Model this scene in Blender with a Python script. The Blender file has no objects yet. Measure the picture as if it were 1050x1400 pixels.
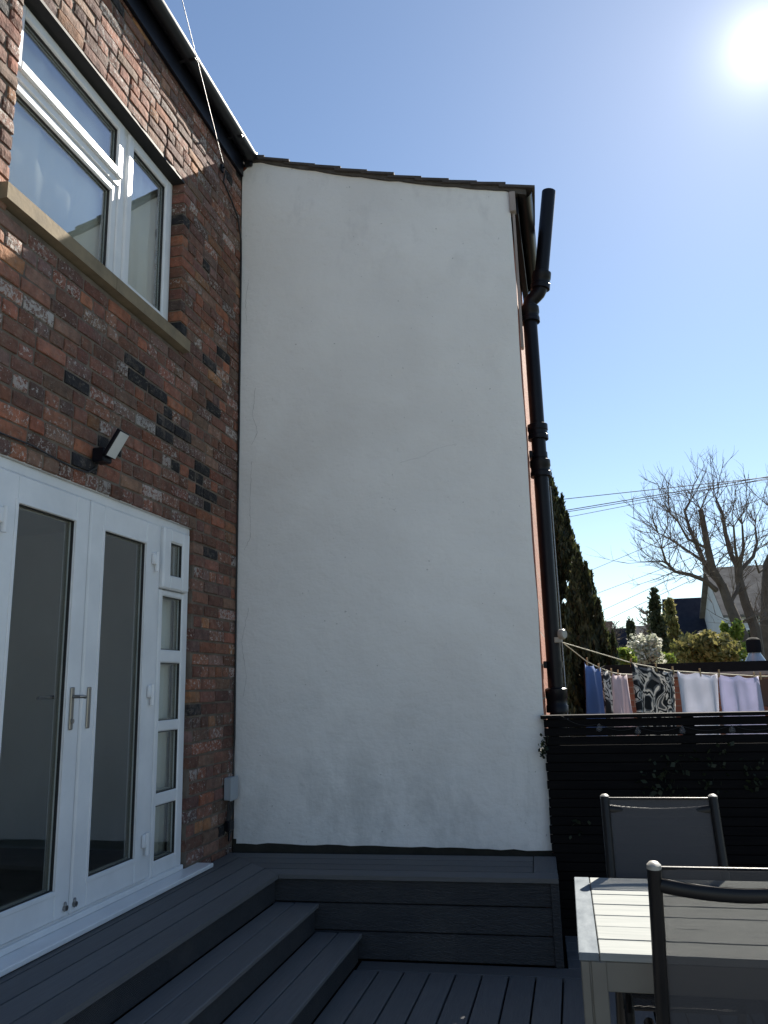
import bpy, math, random
import numpy as np
from mathutils import Matrix, Vector
R = math.radians
random.seed(7)
scene = bpy.context.scene
C = scene.collection

# ------------------------------------------------------------------ camera
EYE = 1.535
CM = [[0.9729261090199828, 0.22969035677534452, -0.025634476621369397],
      [-0.07333686927145722, 0.20163614045823205, -0.9767110987731067],
      [-0.21917228381503392, 0.9521476812267743, 0.21302183724158225]]
cam = bpy.data.cameras.new('camera'); camo = bpy.data.objects.new('camera', cam); C.objects.link(camo)
r_, d_, f_ = CM
camo.matrix_world = Matrix(((r_[0], -d_[0], -f_[0], 0), (r_[1], -d_[1], -f_[1], 0), (r_[2], -d_[2], -f_[2], EYE), (0, 0, 0, 1)))
cam.sensor_fit = 'VERTICAL'; cam.sensor_height = 36; cam.sensor_width = 27
cam.lens = 36 * 1080 / 1400
cam.clip_start = 0.05; cam.clip_end = 2000
scene.camera = camo

# ------------------------------------------------------------------ sky and sun
SUN = Vector((0.2308, 0.7506, 0.6191)).normalized()
EL = math.asin(SUN.z); AZ = math.atan2(SUN.x, SUN.y)
world = bpy.data.worlds.new('World'); scene.world = world; world.use_nodes = True
nt = world.node_tree; nt.nodes.clear()
sky = nt.nodes.new('ShaderNodeTexSky'); sky.sky_type = 'NISHITA'; sky.sun_disc = False
sky.sun_elevation = EL; sky.sun_rotation = AZ
sky.altitude = 0; sky.air_density = 1.0; sky.dust_density = 0.07; sky.ozone_density = 1.8
bg = nt.nodes.new('ShaderNodeBackground'); bg.inputs[1].default_value = 0.05
# the sun's own disc and aureole, seen in the sky
tc = nt.nodes.new('ShaderNodeTexCoord')
dot = nt.nodes.new('ShaderNodeVectorMath'); dot.operation = 'DOT_PRODUCT'; dot.inputs[1].default_value = SUN
nrm = nt.nodes.new('ShaderNodeVectorMath'); nrm.operation = 'NORMALIZE'
nt.links.new(tc.outputs['Generated'], nrm.inputs[0]); nt.links.new(nrm.outputs[0], dot.inputs[0])
ac = nt.nodes.new('ShaderNodeMath'); ac.operation = 'ARCCOSINE'; nt.links.new(dot.outputs['Value'], ac.inputs[0])
def w_math(op, a, b):
    m = nt.nodes.new('ShaderNodeMath'); m.operation = op
    for i, v in enumerate((a, b)):
        if isinstance(v, (int, float)): m.inputs[i].default_value = v
        else: nt.links.new(v, m.inputs[i])
    return m.outputs[0]
def w_exp(scale, amp):
    q = w_math('DIVIDE', ac.outputs[0], scale); q = w_math('MULTIPLY', q, -1.0)
    return w_math('MULTIPLY', w_math('POWER', 2.71828, q), amp)
g1 = w_exp(R(13.0), 0.08)
g2 = w_exp(R(1.2), 0.6)
gl = w_math('ADD', g1, g2)
bg2 = nt.nodes.new('ShaderNodeBackground'); bg2.inputs[0].default_value = (1, 0.97, 0.92, 1)
nt.links.new(gl, bg2.inputs[1])
add = nt.nodes.new('ShaderNodeAddShader'); out = nt.nodes.new('ShaderNodeOutputWorld')
nt.links.new(sky.outputs[0], bg.inputs[0]); nt.links.new(bg.outputs[0], add.inputs[0]); nt.links.new(bg2.outputs[0], add.inputs[1])
nt.links.new(add.outputs[0], out.inputs[0])
sl = bpy.data.lights.new('sun', 'SUN'); sl.energy = 5.0; sl.angle = R(0.53); sl.color = (1, 0.93, 0.82)
so = bpy.data.objects.new('sun', sl); C.objects.link(so)
so.rotation_euler = SUN.to_track_quat('Z', 'Y').to_euler(); so.location = (5, 20, 18)

vs = scene.view_settings
vs.view_transform = 'Standard'; vs.look = 'None'; vs.gamma = 1; vs.exposure = 1.52; vs.use_curve_mapping = False

# ------------------------------------------------------------------ materials
def newmat(name):
    m = bpy.data.materials.new(name); m.use_nodes = True
    return m, m.node_tree, m.node_tree.nodes['Principled BSDF']
def node(t, kind, **kw):
    n = t.nodes.new(kind)
    for k, v in kw.items(): setattr(n, k, v)
    return n
def noise(t, co, scale, detail=4, rough=0.55, dist=0.0):
    n = node(t, 'ShaderNodeTexNoise'); n.inputs['Scale'].default_value = scale; n.inputs['Detail'].default_value = detail
    n.inputs['Roughness'].default_value = rough; n.inputs['Distortion'].default_value = dist
    if co is not None: t.links.new(co, n.inputs['Vector'])
    return n.outputs['Fac']
def ramp(t, fac, stops, interp='LINEAR'):
    n = node(t, 'ShaderNodeValToRGB'); n.color_ramp.interpolation = interp
    cr = n.color_ramp
    while len(cr.elements) < len(stops): cr.elements.new(0.5)
    for e, (p, c) in zip(cr.elements, stops):
        e.position = p; e.color = (*c, 1) if len(c) == 3 else c
    t.links.new(fac, n.inputs[0]); return n.outputs[0]
def mixc(t, fac, a, b, mode='MIX'):
    n = node(t, 'ShaderNodeMix', data_type='RGBA', blend_type=mode)
    for i, v in ((0, fac), (6, a), (7, b)):
        if isinstance(v, (int, float)): n.inputs[i].default_value = v
        elif isinstance(v, tuple): n.inputs[i].default_value = (*v, 1)
        else: t.links.new(v, n.inputs[i])
    return n.outputs[2]
def mth(t, op, a, b=0.0):
    n = node(t, 'ShaderNodeMath', operation=op)
    for i, v in enumerate((a, b)):
        if isinstance(v, (int, float)): n.inputs[i].default_value = v
        else: t.links.new(v, n.inputs[i])
    return n.outputs[0]
def objco(t, scale=(1, 1, 1), rot=(0, 0, 0)):
    tcn = node(t, 'ShaderNodeTexCoord'); mp = node(t, 'ShaderNodeMapping')
    mp.inputs['Scale'].default_value = scale; mp.inputs['Rotation'].default_value = rot
    t.links.new(tcn.outputs['Object'], mp.inputs['Vector']); return mp.outputs[0]
def bump(t, b, h, strength=0.3, dist=0.01):
    n = node(t, 'ShaderNodeBump'); n.inputs['Strength'].default_value = strength; n.inputs['Distance'].default_value = dist
    t.links.new(h, n.inputs['Height']); t.links.new(n.outputs[0], b.inputs['Normal'])
def simple(name, c1, c2=None, rough=0.6, scale=6, stretch=(1, 1, 1), bscale=None, bstr=0.2, bdist=0.004, metal=0.0, spec=0.5):
    m, t, b = newmat(name)
    c2 = c2 or tuple(x * 0.8 for x in c1)
    co = objco(t, stretch)
    f = noise(t, co, scale, 5, 0.6)
    col = ramp(t, f, [(0.3, c1), (0.7, c2)])
    t.links.new(col, b.inputs['Base Color'])
    b.inputs['Roughness'].default_value = rough; b.inputs['Metallic'].default_value = metal
    b.inputs['Specular IOR Level'].default_value = spec
    if bscale: bump(t, b, noise(t, co, bscale, 4), bstr, bdist)
    return m
MT = {}
# brick: colour per brick from a mesh attribute, white paint residue, pitted face
m, t, b = newmat('brick'); MT['brick'] = m
co = objco(t)
at = node(t, 'ShaderNodeAttribute', attribute_name='tint'); wt = node(t, 'ShaderNodeAttribute', attribute_name='paint')
n1 = noise(t, co, 22, 6, 0.65); n2 = noise(t, co, 70, 4, 0.6)
c = mixc(t, 1.0, at.outputs['Color'], ramp(t, n1, [(0.25, (0.5, 0.5, 0.5)), (0.75, (1.35, 1.3, 1.25))]), 'MULTIPLY')
c = mixc(t, mth(t, 'MULTIPLY', ramp(t, noise(t, co, 13, 6, 0.7), [(0.52, (0, 0, 0)), (0.62, (1, 1, 1))]), 0.25), c, (0.22, 0.17, 0.13))
pm = mth(t, 'GREATER_THAN', mth(t, 'ADD', noise(t, co, 46, 8, 0.75, 0.5), wt.outputs['Fac']), 0.94)
c = mixc(t, mth(t, 'MULTIPLY', pm, 0.7), c, (0.46, 0.45, 0.43))
c = mixc(t, mth(t, 'MULTIPLY', ramp(t, noise(t, co, 5, 7, 0.7), [(0.42, (0, 0, 0)), (0.66, (1, 1, 1))]), 0.10), c, (0.10, 0.085, 0.075))
c = mixc(t, 1.0, c, ramp(t, noise(t, co, 1.3, 6, 0.65), [(0.3, (0.72, 0.70, 0.70)), (0.7, (1.2, 1.18, 1.15))]), 'MULTIPLY')
c = mixc(t, mth(t, 'MULTIPLY', ramp(t, noise(t, objco(t, (1, 1, 1.8)), 30, 8, 0.75, 0.8), [(0.56, (0, 0, 0)), (0.64, (1, 1, 1))]), 0.4), c, (0.30, 0.26, 0.22))
t.links.new(c, b.inputs['Base Color']); b.inputs['Roughness'].default_value = 0.92
bump(t, b, mth(t, 'ADD', mth(t, 'MULTIPLY', n1, 1.0), mth(t, 'MULTIPLY', n2, 0.5)), 0.75, 0.008)
# mortar
MT['mortar'] = simple('mortar', (0.185, 0.15, 0.118), (0.09, 0.072, 0.058), 0.95, 9, bscale=60, bstr=0.6, bdist=0.006)
# white render with dirt
m, t, b = newmat('white_render'); MT['render'] = m
co = objco(t); cv = objco(t, (1.5, 1.5, 0.75))
base = ramp(t, noise(t, co, 1.1, 5, 0.55), [(0.3, (0.76, 0.75, 0.73)), (0.7, (0.84, 0.835, 0.815))])
sep = node(t, 'ShaderNodeSeparateXYZ'); tcn = node(t, 'ShaderNodeTexCoord'); t.links.new(tcn.outputs['Object'], sep.inputs[0])
low = node(t, 'ShaderNodeMapRange'); low.inputs[1].default_value = 1.65; low.inputs[2].default_value = 0.75; low.inputs[3].default_value = 0; low.inputs[4].default_value = 1
t.links.new(sep.outputs['Z'], low.inputs[0])
dirt = ramp(t, noise(t, cv, 2.2, 10, 0.74, 0.3), [(0.46, (0, 0, 0)), (0.8, (1, 1, 1))])
c = mixc(t, mth(t, 'MULTIPLY', mth(t, 'MULTIPLY', dirt, low.outputs[0]), 0.7), base, (0.34, 0.35, 0.34))
hi = node(t, 'ShaderNodeMapRange'); hi.inputs[1].default_value = 4.2; hi.inputs[2].default_value = 5.3; hi.inputs[3].default_value = 0; hi.inputs[4].default_value = 1
t.links.new(sep.outputs['Z'], hi.inputs[0])
sm = ramp(t, noise(t, objco(t, (1.4, 1.4, 0.8), (0, 0.6, 0)), 3.0, 6, 0.65), [(0.54, (0, 0, 0)), (0.72, (1, 1, 1))])
c = mixc(t, mth(t, 'MULTIPLY', mth(t, 'MULTIPLY', sm, hi.outputs[0]), 0.35), c, (0.42, 0.42, 0.43))
patch = ramp(t, noise(t, co, 0.7, 3, 0.5, 0.6), [(0.5, (0, 0, 0)), (0.66, (1, 1, 1))])
c = mixc(t, mth(t, 'MULTIPLY', patch, 0.28), c, (0.63, 0.60, 0.57))
sp = ramp(t, noise(t, co, 34, 2, 0.5), [(0.745, (0, 0, 0)), (0.77, (1, 1, 1))])
c = mixc(t, mth(t, 'MULTIPLY', sp, 0.5), c, (0.25, 0.25, 0.24))
t.links.new(c, b.inputs['Base Color']); b.inputs['Roughness'].default_value = 0.9
bump(t, b, mth(t, 'ADD', mth(t, 'MULTIPLY', noise(t, co, 2.2, 3), 6.0), mth(t, 'ADD', noise(t, co, 45, 5), mth(t, 'MULTIPLY', noise(t, objco(t, (1, 1, 1.6)), 9, 4), 2.5))), 0.6, 0.005)
# side brickwork seen at a grazing angle
m, t, b = newmat('side_brickwork'); MT['sidebrick'] = m
co = objco(t, (1, 1, 1), (R(90), 0, R(90)))
bk = node(t, 'ShaderNodeTexBrick'); t.links.new(co, bk.inputs['Vector'])
for k, v in (('Color1', (0.33, 0.11, 0.055, 1)), ('Color2', (0.24, 0.08, 0.045, 1)), ('Mortar', (0.25, 0.2, 0.16, 1))): bk.inputs[k].default_value = v
bk.inputs['Scale'].default_value = 1.0; bk.inputs['Brick Width'].default_value = 0.235; bk.inputs['Row Height'].default_value = 0.0795; bk.inputs['Mortar Size'].default_value = 0.006
t.links.new(bk.outputs['Color'], b.inputs['Base Color']); b.inputs['Roughness'].default_value = 0.9
bump(t, b, mth(t, 'ADD', mth(t, 'MULTIPLY', bk.outputs['Fac'], -1.0), noise(t, co, 40, 4)), 0.8, 0.01)
# composite deck boards: fine streaks along the board (U runs along Object X by default; boards store their own grain axis in the mapping)
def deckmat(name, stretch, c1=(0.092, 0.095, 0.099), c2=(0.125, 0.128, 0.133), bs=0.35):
    m, t, b = newmat(name)
    co = objco(t, stretch)
    oi = node(t, 'ShaderNodeObjectInfo')
    f = noise(t, co, 9, 6, 0.65, 0.6)
    c = ramp(t, f, [(0.3, c1), (0.7, c2)])
    v = mth(t, 'ADD', mth(t, 'MULTIPLY', oi.outputs['Random'], 0.3), 0.85)
    cmb = node(t, 'ShaderNodeCombineColor')
    for i in range(3): t.links.new(v, cmb.inputs[i])
    c = mixc(t, 1.0, c, cmb.outputs[0], 'MULTIPLY')
    du = ramp(t, noise(t, objco(t), 1.7, 5, 0.6), [(0.45, (0, 0, 0)), (0.8, (1, 1, 1))])
    c = mixc(t, mth(t, 'MULTIPLY', du, 0.45), c, (0.12, 0.118, 0.112))
    t.links.new(c, b.inputs['Base Color']); b.inputs['Roughness'].default_value = 0.66; b.inputs['Specular IOR Level'].default_value = 0.3
    wv = node(t, 'ShaderNodeTexWave'); wv.inputs['Scale'].default_value = 9; wv.inputs['Distortion'].default_value = 7; wv.inputs['Detail'].default_value = 3; wv.inputs['Detail Scale'].default_value = 1.2
    wv.bands_direction = 'DIAGONAL'; t.links.new(co, wv.inputs['Vector'])
    bump(t, b, mth(t, 'ADD', wv.outputs['Fac'], noise(t, co, 60, 3)), bs, 0.003)
    return m
MT['deck_y'] = deckmat('composite_board_lengthwise', (14, 0.6, 14), bs=0.25)
MT['deck_x'] = deckmat('composite_board_crosswise', (0.6, 14, 14), bs=0.25)
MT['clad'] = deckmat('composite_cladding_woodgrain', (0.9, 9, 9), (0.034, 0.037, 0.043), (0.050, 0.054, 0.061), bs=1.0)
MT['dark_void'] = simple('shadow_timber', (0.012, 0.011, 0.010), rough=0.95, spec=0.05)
MT['upvc'] = simple('white_upvc', (0.78, 0.79, 0.80), (0.66, 0.675, 0.69), 0.3, 3.5, bscale=3, bstr=0.04)
MT['gasket'] = simple('black_gasket', (0.02, 0.02, 0.02), rough=0.6)
MT['spacer'] = simple('glazing_spacer', (0.32, 0.30, 0.25), rough=0.45, metal=0.4)
MT['chrome'] = simple('satin_chrome', (0.34, 0.325, 0.31), rough=0.3, metal=1.0)
MT['blackpl'] = simple('black_plastic', (0.004, 0.0045, 0.008), (0.008, 0.0085, 0.013), 0.4, 5, bscale=30, bstr=0.05, spec=0.22)
MT['gutterpl'] = simple('black_gutter', (0.008, 0.008, 0.010), (0.016, 0.016, 0.018), 0.35, 4, bscale=20, bstr=0.08, spec=0.3)
MT['stone'] = simple('sandstone_sill', (0.27, 0.21, 0.13), (0.17, 0.135, 0.09), 0.9, 7, bscale=40, bstr=0.4)
MT['lintel'] = simple('black_lintel', (0.012, 0.012, 0.014), (0.02, 0.019, 0.019), 0.7, 6, bscale=20)
MT['tile'] = simple('weathered_roof_tile', (0.085, 0.07, 0.062), (0.05, 0.045, 0.043), 0.9, 10, bscale=45, bstr=0.5, bdist=0.008)
MT['plinth'] = simple('dark_plinth', (0.035, 0.032, 0.026), (0.02, 0.02, 0.016), 0.95, 10, bscale=40, bstr=0.6, bdist=0.01)  # near-black tone for the strip below the render edge
MT['bed'] = simple('tile_bedding_mortar', (0.10, 0.09, 0.08), (0.06, 0.052, 0.046), 0.95, 12, bscale=40, bstr=0.6, bdist=0.01)
MT['timber_pale'] = simple('weathered_painted_timber', (0.36, 0.31, 0.29), (0.24, 0.2, 0.18), 0.8, 9, (1, 1, 0.3), bscale=30)
MT['room'] = simple('room_plaster', (0.62, 0.62, 0.58), (0.55, 0.55, 0.52), 0.9, 2)
MT['floor'] = simple('room_floor', (0.22, 0.18, 0.14), (0.16, 0.13, 0.10), 0.6, 4)
MT['curtain'] = simple('pale_curtain', (0.72, 0.69, 0.62), (0.60, 0.58, 0.53), 0.9, 3, (1, 1, 0.1))
MT['lamp_face'] = simple('frosted_lamp_face', (0.62, 0.63, 0.62), rough=0.4)
MT['greybox'] = simple('grey_abs', (0.36, 0.39, 0.42), (0.31, 0.34, 0.37), 0.5, 5)
MT['fence'] = simple('black_stained_timber', (0.0045, 0.0042, 0.005), (0.008, 0.0075, 0.008), 0.8, 7, (0.4, 3, 6), bscale=25, bstr=0.4, spec=0.08)
MT['table_top'] = simple('pale_slat', (0.30, 0.315, 0.305), (0.235, 0.25, 0.245), 0.8, 7, (0.6, 8, 8), bscale=20, bstr=0.15, spec=0.08)
MT['table_end'] = simple('grey_washed_end', (0.19, 0.215, 0.235), (0.10, 0.12, 0.14), 0.8, 9, (3, 1, 1), bscale=20, bstr=0.15, spec=0.08)
MT['table_frame'] = simple('taupe_aluminium', (0.15, 0.145, 0.125), (0.125, 0.12, 0.105), 0.45, 4)
MT['chair_metal'] = simple('black_powder_coat', (0.006, 0.006, 0.007), (0.010, 0.010, 0.011), 0.42, 12, bscale=200, bstr=0.08, spec=0.3)
MT['cap'] = simple('pale_end_cap', (0.33, 0.32, 0.29), rough=0.4)
MT['rope'] = simple('washing_line', (0.62, 0.56, 0.42), rough=0.8)
MT['cable'] = simple('black_cable', (0.02, 0.02, 0.022), rough=0.6)
MT['cable_grey'] = simple('grey_cable', (0.14, 0.14, 0.15), rough=0.5)
MT['peg'] = simple('wood_peg', (0.45, 0.33, 0.18), rough=0.8)
MT['bark'] = simple('bark', (0.12, 0.098, 0.082), (0.07, 0.057, 0.05), 0.95, 5, bscale=20, bstr=0.6, bdist=0.02)
MT['twig'] = simple('twig_bark', (0.17, 0.135, 0.11), (0.12, 0.095, 0.08), 0.9, 3)
MT['slate'] = simple('slate_roof', (0.022, 0.025, 0.038), (0.035, 0.038, 0.052), 0.9, 3, bscale=8, spec=0.05)
MT['rooftile_grey'] = simple('lichened_roof', (0.24, 0.22, 0.20), (0.13, 0.115, 0.105), 0.95, 2.2, bscale=10, bstr=0.5, spec=0.05)
MT['pebble'] = simple('pale_house_wall', (0.62, 0.63, 0.64), (0.52, 0.53, 0.55), 0.9, 1.5)
MT['housebrick'] = simple('house_brick_wall', (0.20, 0.13, 0.11), (0.15, 0.1, 0.085), 0.9, 4)
MT['beam'] = simple('dark_timber', (0.03, 0.025, 0.022), rough=0.8)
MT['felt'] = simple('black_roof_felt', (0.010, 0.010, 0.012), (0.017, 0.017, 0.019), 0.9, 5, bscale=30, spec=0.1)
MT['zinc'] = simple('galvanised_metal', (0.45, 0.47, 0.49), (0.33, 0.35, 0.37), 0.4, 6, metal=0.6)
def foliage(name, c1, c2, c3, sc=3.0):
    m, t, b = newmat(name)
    g = node(t, 'ShaderNodeNewGeometry')
    f = mth(t, 'ADD', mth(t, 'MULTIPLY', g.outputs['Random Per Island'], 0.6), mth(t, 'MULTIPLY', noise(t, objco(t), sc, 3), 0.4))
    c = ramp(t, f, [(0.15, c1), (0.5, c2), (0.85, c3)])
    t.links.new(c, b.inputs['Base Color']); b.inputs['Roughness'].default_value = 0.6
    tr = node(t, 'ShaderNodeBsdfTranslucent'); t.links.new(c, tr.inputs[0])
    mx = node(t, 'ShaderNodeMixShader'); mx.inputs[0].default_value = 0.35
    o = t.nodes['Material Output']
    t.links.new(b.outputs[0], mx.inputs[1]); t.links.new(tr.outputs[0], mx.inputs[2]); t.links.new(mx.outputs[0], o.inputs[0])
    return m
MT['yew'] = foliage('dark_conifer_foliage', (0.014, 0.022, 0.012), (0.03, 0.042, 0.018), (0.085, 0.082, 0.03))
MT['yewbrown'] = foliage('brown_conifer_foliage', (0.05, 0.028, 0.016), (0.075, 0.04, 0.02), (0.06, 0.05, 0.02))
MT['lime'] = foliage('spring_green_leaves', (0.10, 0.16, 0.02), (0.17, 0.24, 0.04), (0.27, 0.30, 0.06))
MT['olive'] = foliage('olive_green_leaves', (0.10, 0.115, 0.03), (0.19, 0.18, 0.06), (0.30, 0.26, 0.10))
MT['blossom'] = foliage('pale_blossom', (0.28, 0.31, 0.20), (0.45, 0.46, 0.38), (0.65, 0.65, 0.58))
MT['ever'] = foliage('evergreen_leaves', (0.025, 0.04, 0.02), (0.05, 0.065, 0.03), (0.11, 0.10, 0.045))
MT['ivy'] = foliage('climber_leaves', (0.012, 0.02, 0.008), (0.02, 0.03, 0.012), (0.035, 0.045, 0.02))
# glass: reflecting pane you can see through
m, t, b = newmat('window_glass'); MT['glass'] = m
t.nodes.remove(b)
fr = node(t, 'ShaderNodeFresnel'); gb = node(t, 'ShaderNodeNewGeometry')   # same Fresnel on both faces of the thin pane
t.links.new(mth(t, 'SUBTRACT', 1.75, mth(t, 'MULTIPLY', gb.outputs['Backfacing'], 1.75 - 1 / 1.75)), fr.inputs['IOR'])
tr = node(t, 'ShaderNodeBsdfTransparent'); tr.inputs[0].default_value = (0.95, 0.975, 0.965, 1)
gs = node(t, 'ShaderNodeBsdfGlossy'); gs.inputs['Roughness'].default_value = 0.0; gs.inputs[0].default_value = (0.95, 0.97, 1, 1)
bp = node(t, 'ShaderNodeBump'); bp.inputs['Strength'].default_value = 0.02; bp.inputs['Distance'].default_value = 0.02
t.links.new(noise(t, objco(t), 1.3, 1), bp.inputs['Height']); t.links.new(bp.outputs[0], gs.inputs['Normal'])
mx = node(t, 'ShaderNodeMixShader'); t.links.new(mth(t, 'MULTIPLY', fr.outputs[0], 0.9), mx.inputs[0]); t.links.new(tr.outputs[0], mx.inputs[1]); t.links.new(gs.outputs[0], mx.inputs[2])
t.links.new(mx.outputs[0], t.nodes['Material Output'].inputs[0])
m2 = MT['glass'].copy(); m2.name = 'coated_window_glass'; MT['glass_coated'] = m2
t2 = m2.node_tree; mxn = [n for n in t2.nodes if n.type == 'MIX_SHADER'][0]; frn = [n for n in t2.nodes if n.type == 'FRESNEL'][0]
mm = t2.nodes.new('ShaderNodeMath'); mm.operation = 'MULTIPLY'; mm.use_clamp = True; mm.inputs[1].default_value = 1.7
t2.links.new(frn.outputs[0], mm.inputs[0]); t2.links.new(mm.outputs[0], mxn.inputs[0])
# open-weave sling fabric
m, t, b = newmat('sling_mesh_fabric'); MT['mesh'] = m
co = objco(t)
b.inputs['Base Color'].default_value = (0.05, 0.05, 0.056, 1); b.inputs['Roughness'].default_value = 0.7
wa = node(t, 'ShaderNodeTexWave', bands_direction='Z'); wa.inputs['Scale'].default_value = 170; t.links.new(co, wa.inputs['Vector'])
wb = node(t, 'ShaderNodeTexWave', bands_direction='X'); wb.inputs['Scale'].default_value = 150; t.links.new(co, wb.inputs['Vector'])
hole = mth(t, 'MULTIPLY', wa.outputs['Fac'], wb.outputs['Fac'])
al = mth(t, 'SUBTRACT', 1.0, mth(t, 'MULTIPLY', mth(t, 'GREATER_THAN', hole, 0.54), 0.95))
tr = node(t, 'ShaderNodeBsdfTransparent'); mx = node(t, 'ShaderNodeMixShader')
t.links.new(al, mx.inputs[0]); t.links.new(tr.outputs[0], mx.inputs[1]); t.links.new(b.outputs[0], mx.inputs[2])
t.links.new(mx.outputs[0], t.nodes['Material Output'].inputs[0])
# cloths
def cloth(name, col, kind='plain'):
    m, t, b = newmat(name); co = objco(t)
    if kind == 'print':
        nf = noise(t, co, 6.5, 1.0, 0.4, 2.2)
        c = ramp(t, nf, [(0.0, (0.02, 0.02, 0.022)), (0.40, (0.16, 0.16, 0.165)), (0.47, (0.62, 0.60, 0.56)), (0.56, (0.03, 0.03, 0.03)), (0.64, (0.55, 0.53, 0.5)), (0.72, (0.12, 0.12, 0.12))], 'CONSTANT')
    else:
        c = ramp(t, noise(t, co, 5, 3), [(0.3, col), (0.7, tuple(x * 0.85 for x in col))])
    t.links.new(c, b.inputs['Base Color']); b.inputs['Roughness'].default_value = 0.9
    tr = node(t, 'ShaderNodeBsdfTranslucent'); t.links.new(c, tr.inputs[0]); mx = node(t, 'ShaderNodeMixShader'); mx.inputs[0].default_value = 0.4
    t.links.new(b.outputs[0], mx.inputs[1]); t.links.new(tr.outputs[0], mx.inputs[2]); t.links.new(mx.outputs[0], t.nodes['Material Output'].inputs[0])
    return m
MT['c_blue'] = cloth('blue_cotton', (0.12, 0.20, 0.42)); MT['c_print'] = cloth('leaf_print_cotton', None, 'print')
MT['c_white'] = cloth('white_cotton', (0.76, 0.76, 0.82)); MT['c_lilac'] = cloth('lilac_white_cotton', (0.70, 0.68, 0.82))
MT['c_pink'] = cloth('pale_pink_cotton', (0.60, 0.50, 0.52)); MT['c_brown'] = cloth('brown_cotton', (0.14, 0.085, 0.065))
# ground
m, t, b = newmat('lawn_ground'); MT['ground'] = m
co = objco(t)
c = ramp(t, noise(t, co, 0.6, 8, 0.65), [(0.3, (0.055, 0.07, 0.035)), (0.55, (0.08, 0.09, 0.055)), (0.75, (0.12, 0.11, 0.09))])
t.links.new(c, b.inputs['Base Color']); b.inputs['Roughness'].default_value = 0.95
bump(t, b, noise(t, co, 30, 6), 0.8, 0.03)

m, t, b = newmat('bounce_patio_stone'); MT['bounce_paving'] = m
co = objco(t); bk = node(t, 'ShaderNodeTexBrick'); t.links.new(co, bk.inputs['Vector'])
for k, v_ in (('Color1', (0.50, 0.49, 0.47, 1)), ('Color2', (0.42, 0.415, 0.40, 1)), ('Mortar', (0.25, 0.24, 0.22, 1))): bk.inputs[k].default_value = v_
bk.inputs['Scale'].default_value = 1; bk.inputs['Brick Width'].default_value = .6; bk.inputs['Row Height'].default_value = .6; bk.inputs['Mortar Size'].default_value = .008
t.links.new(bk.outputs['Color'], b.inputs['Base Color']); b.inputs['Roughness'].default_value = .9
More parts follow.
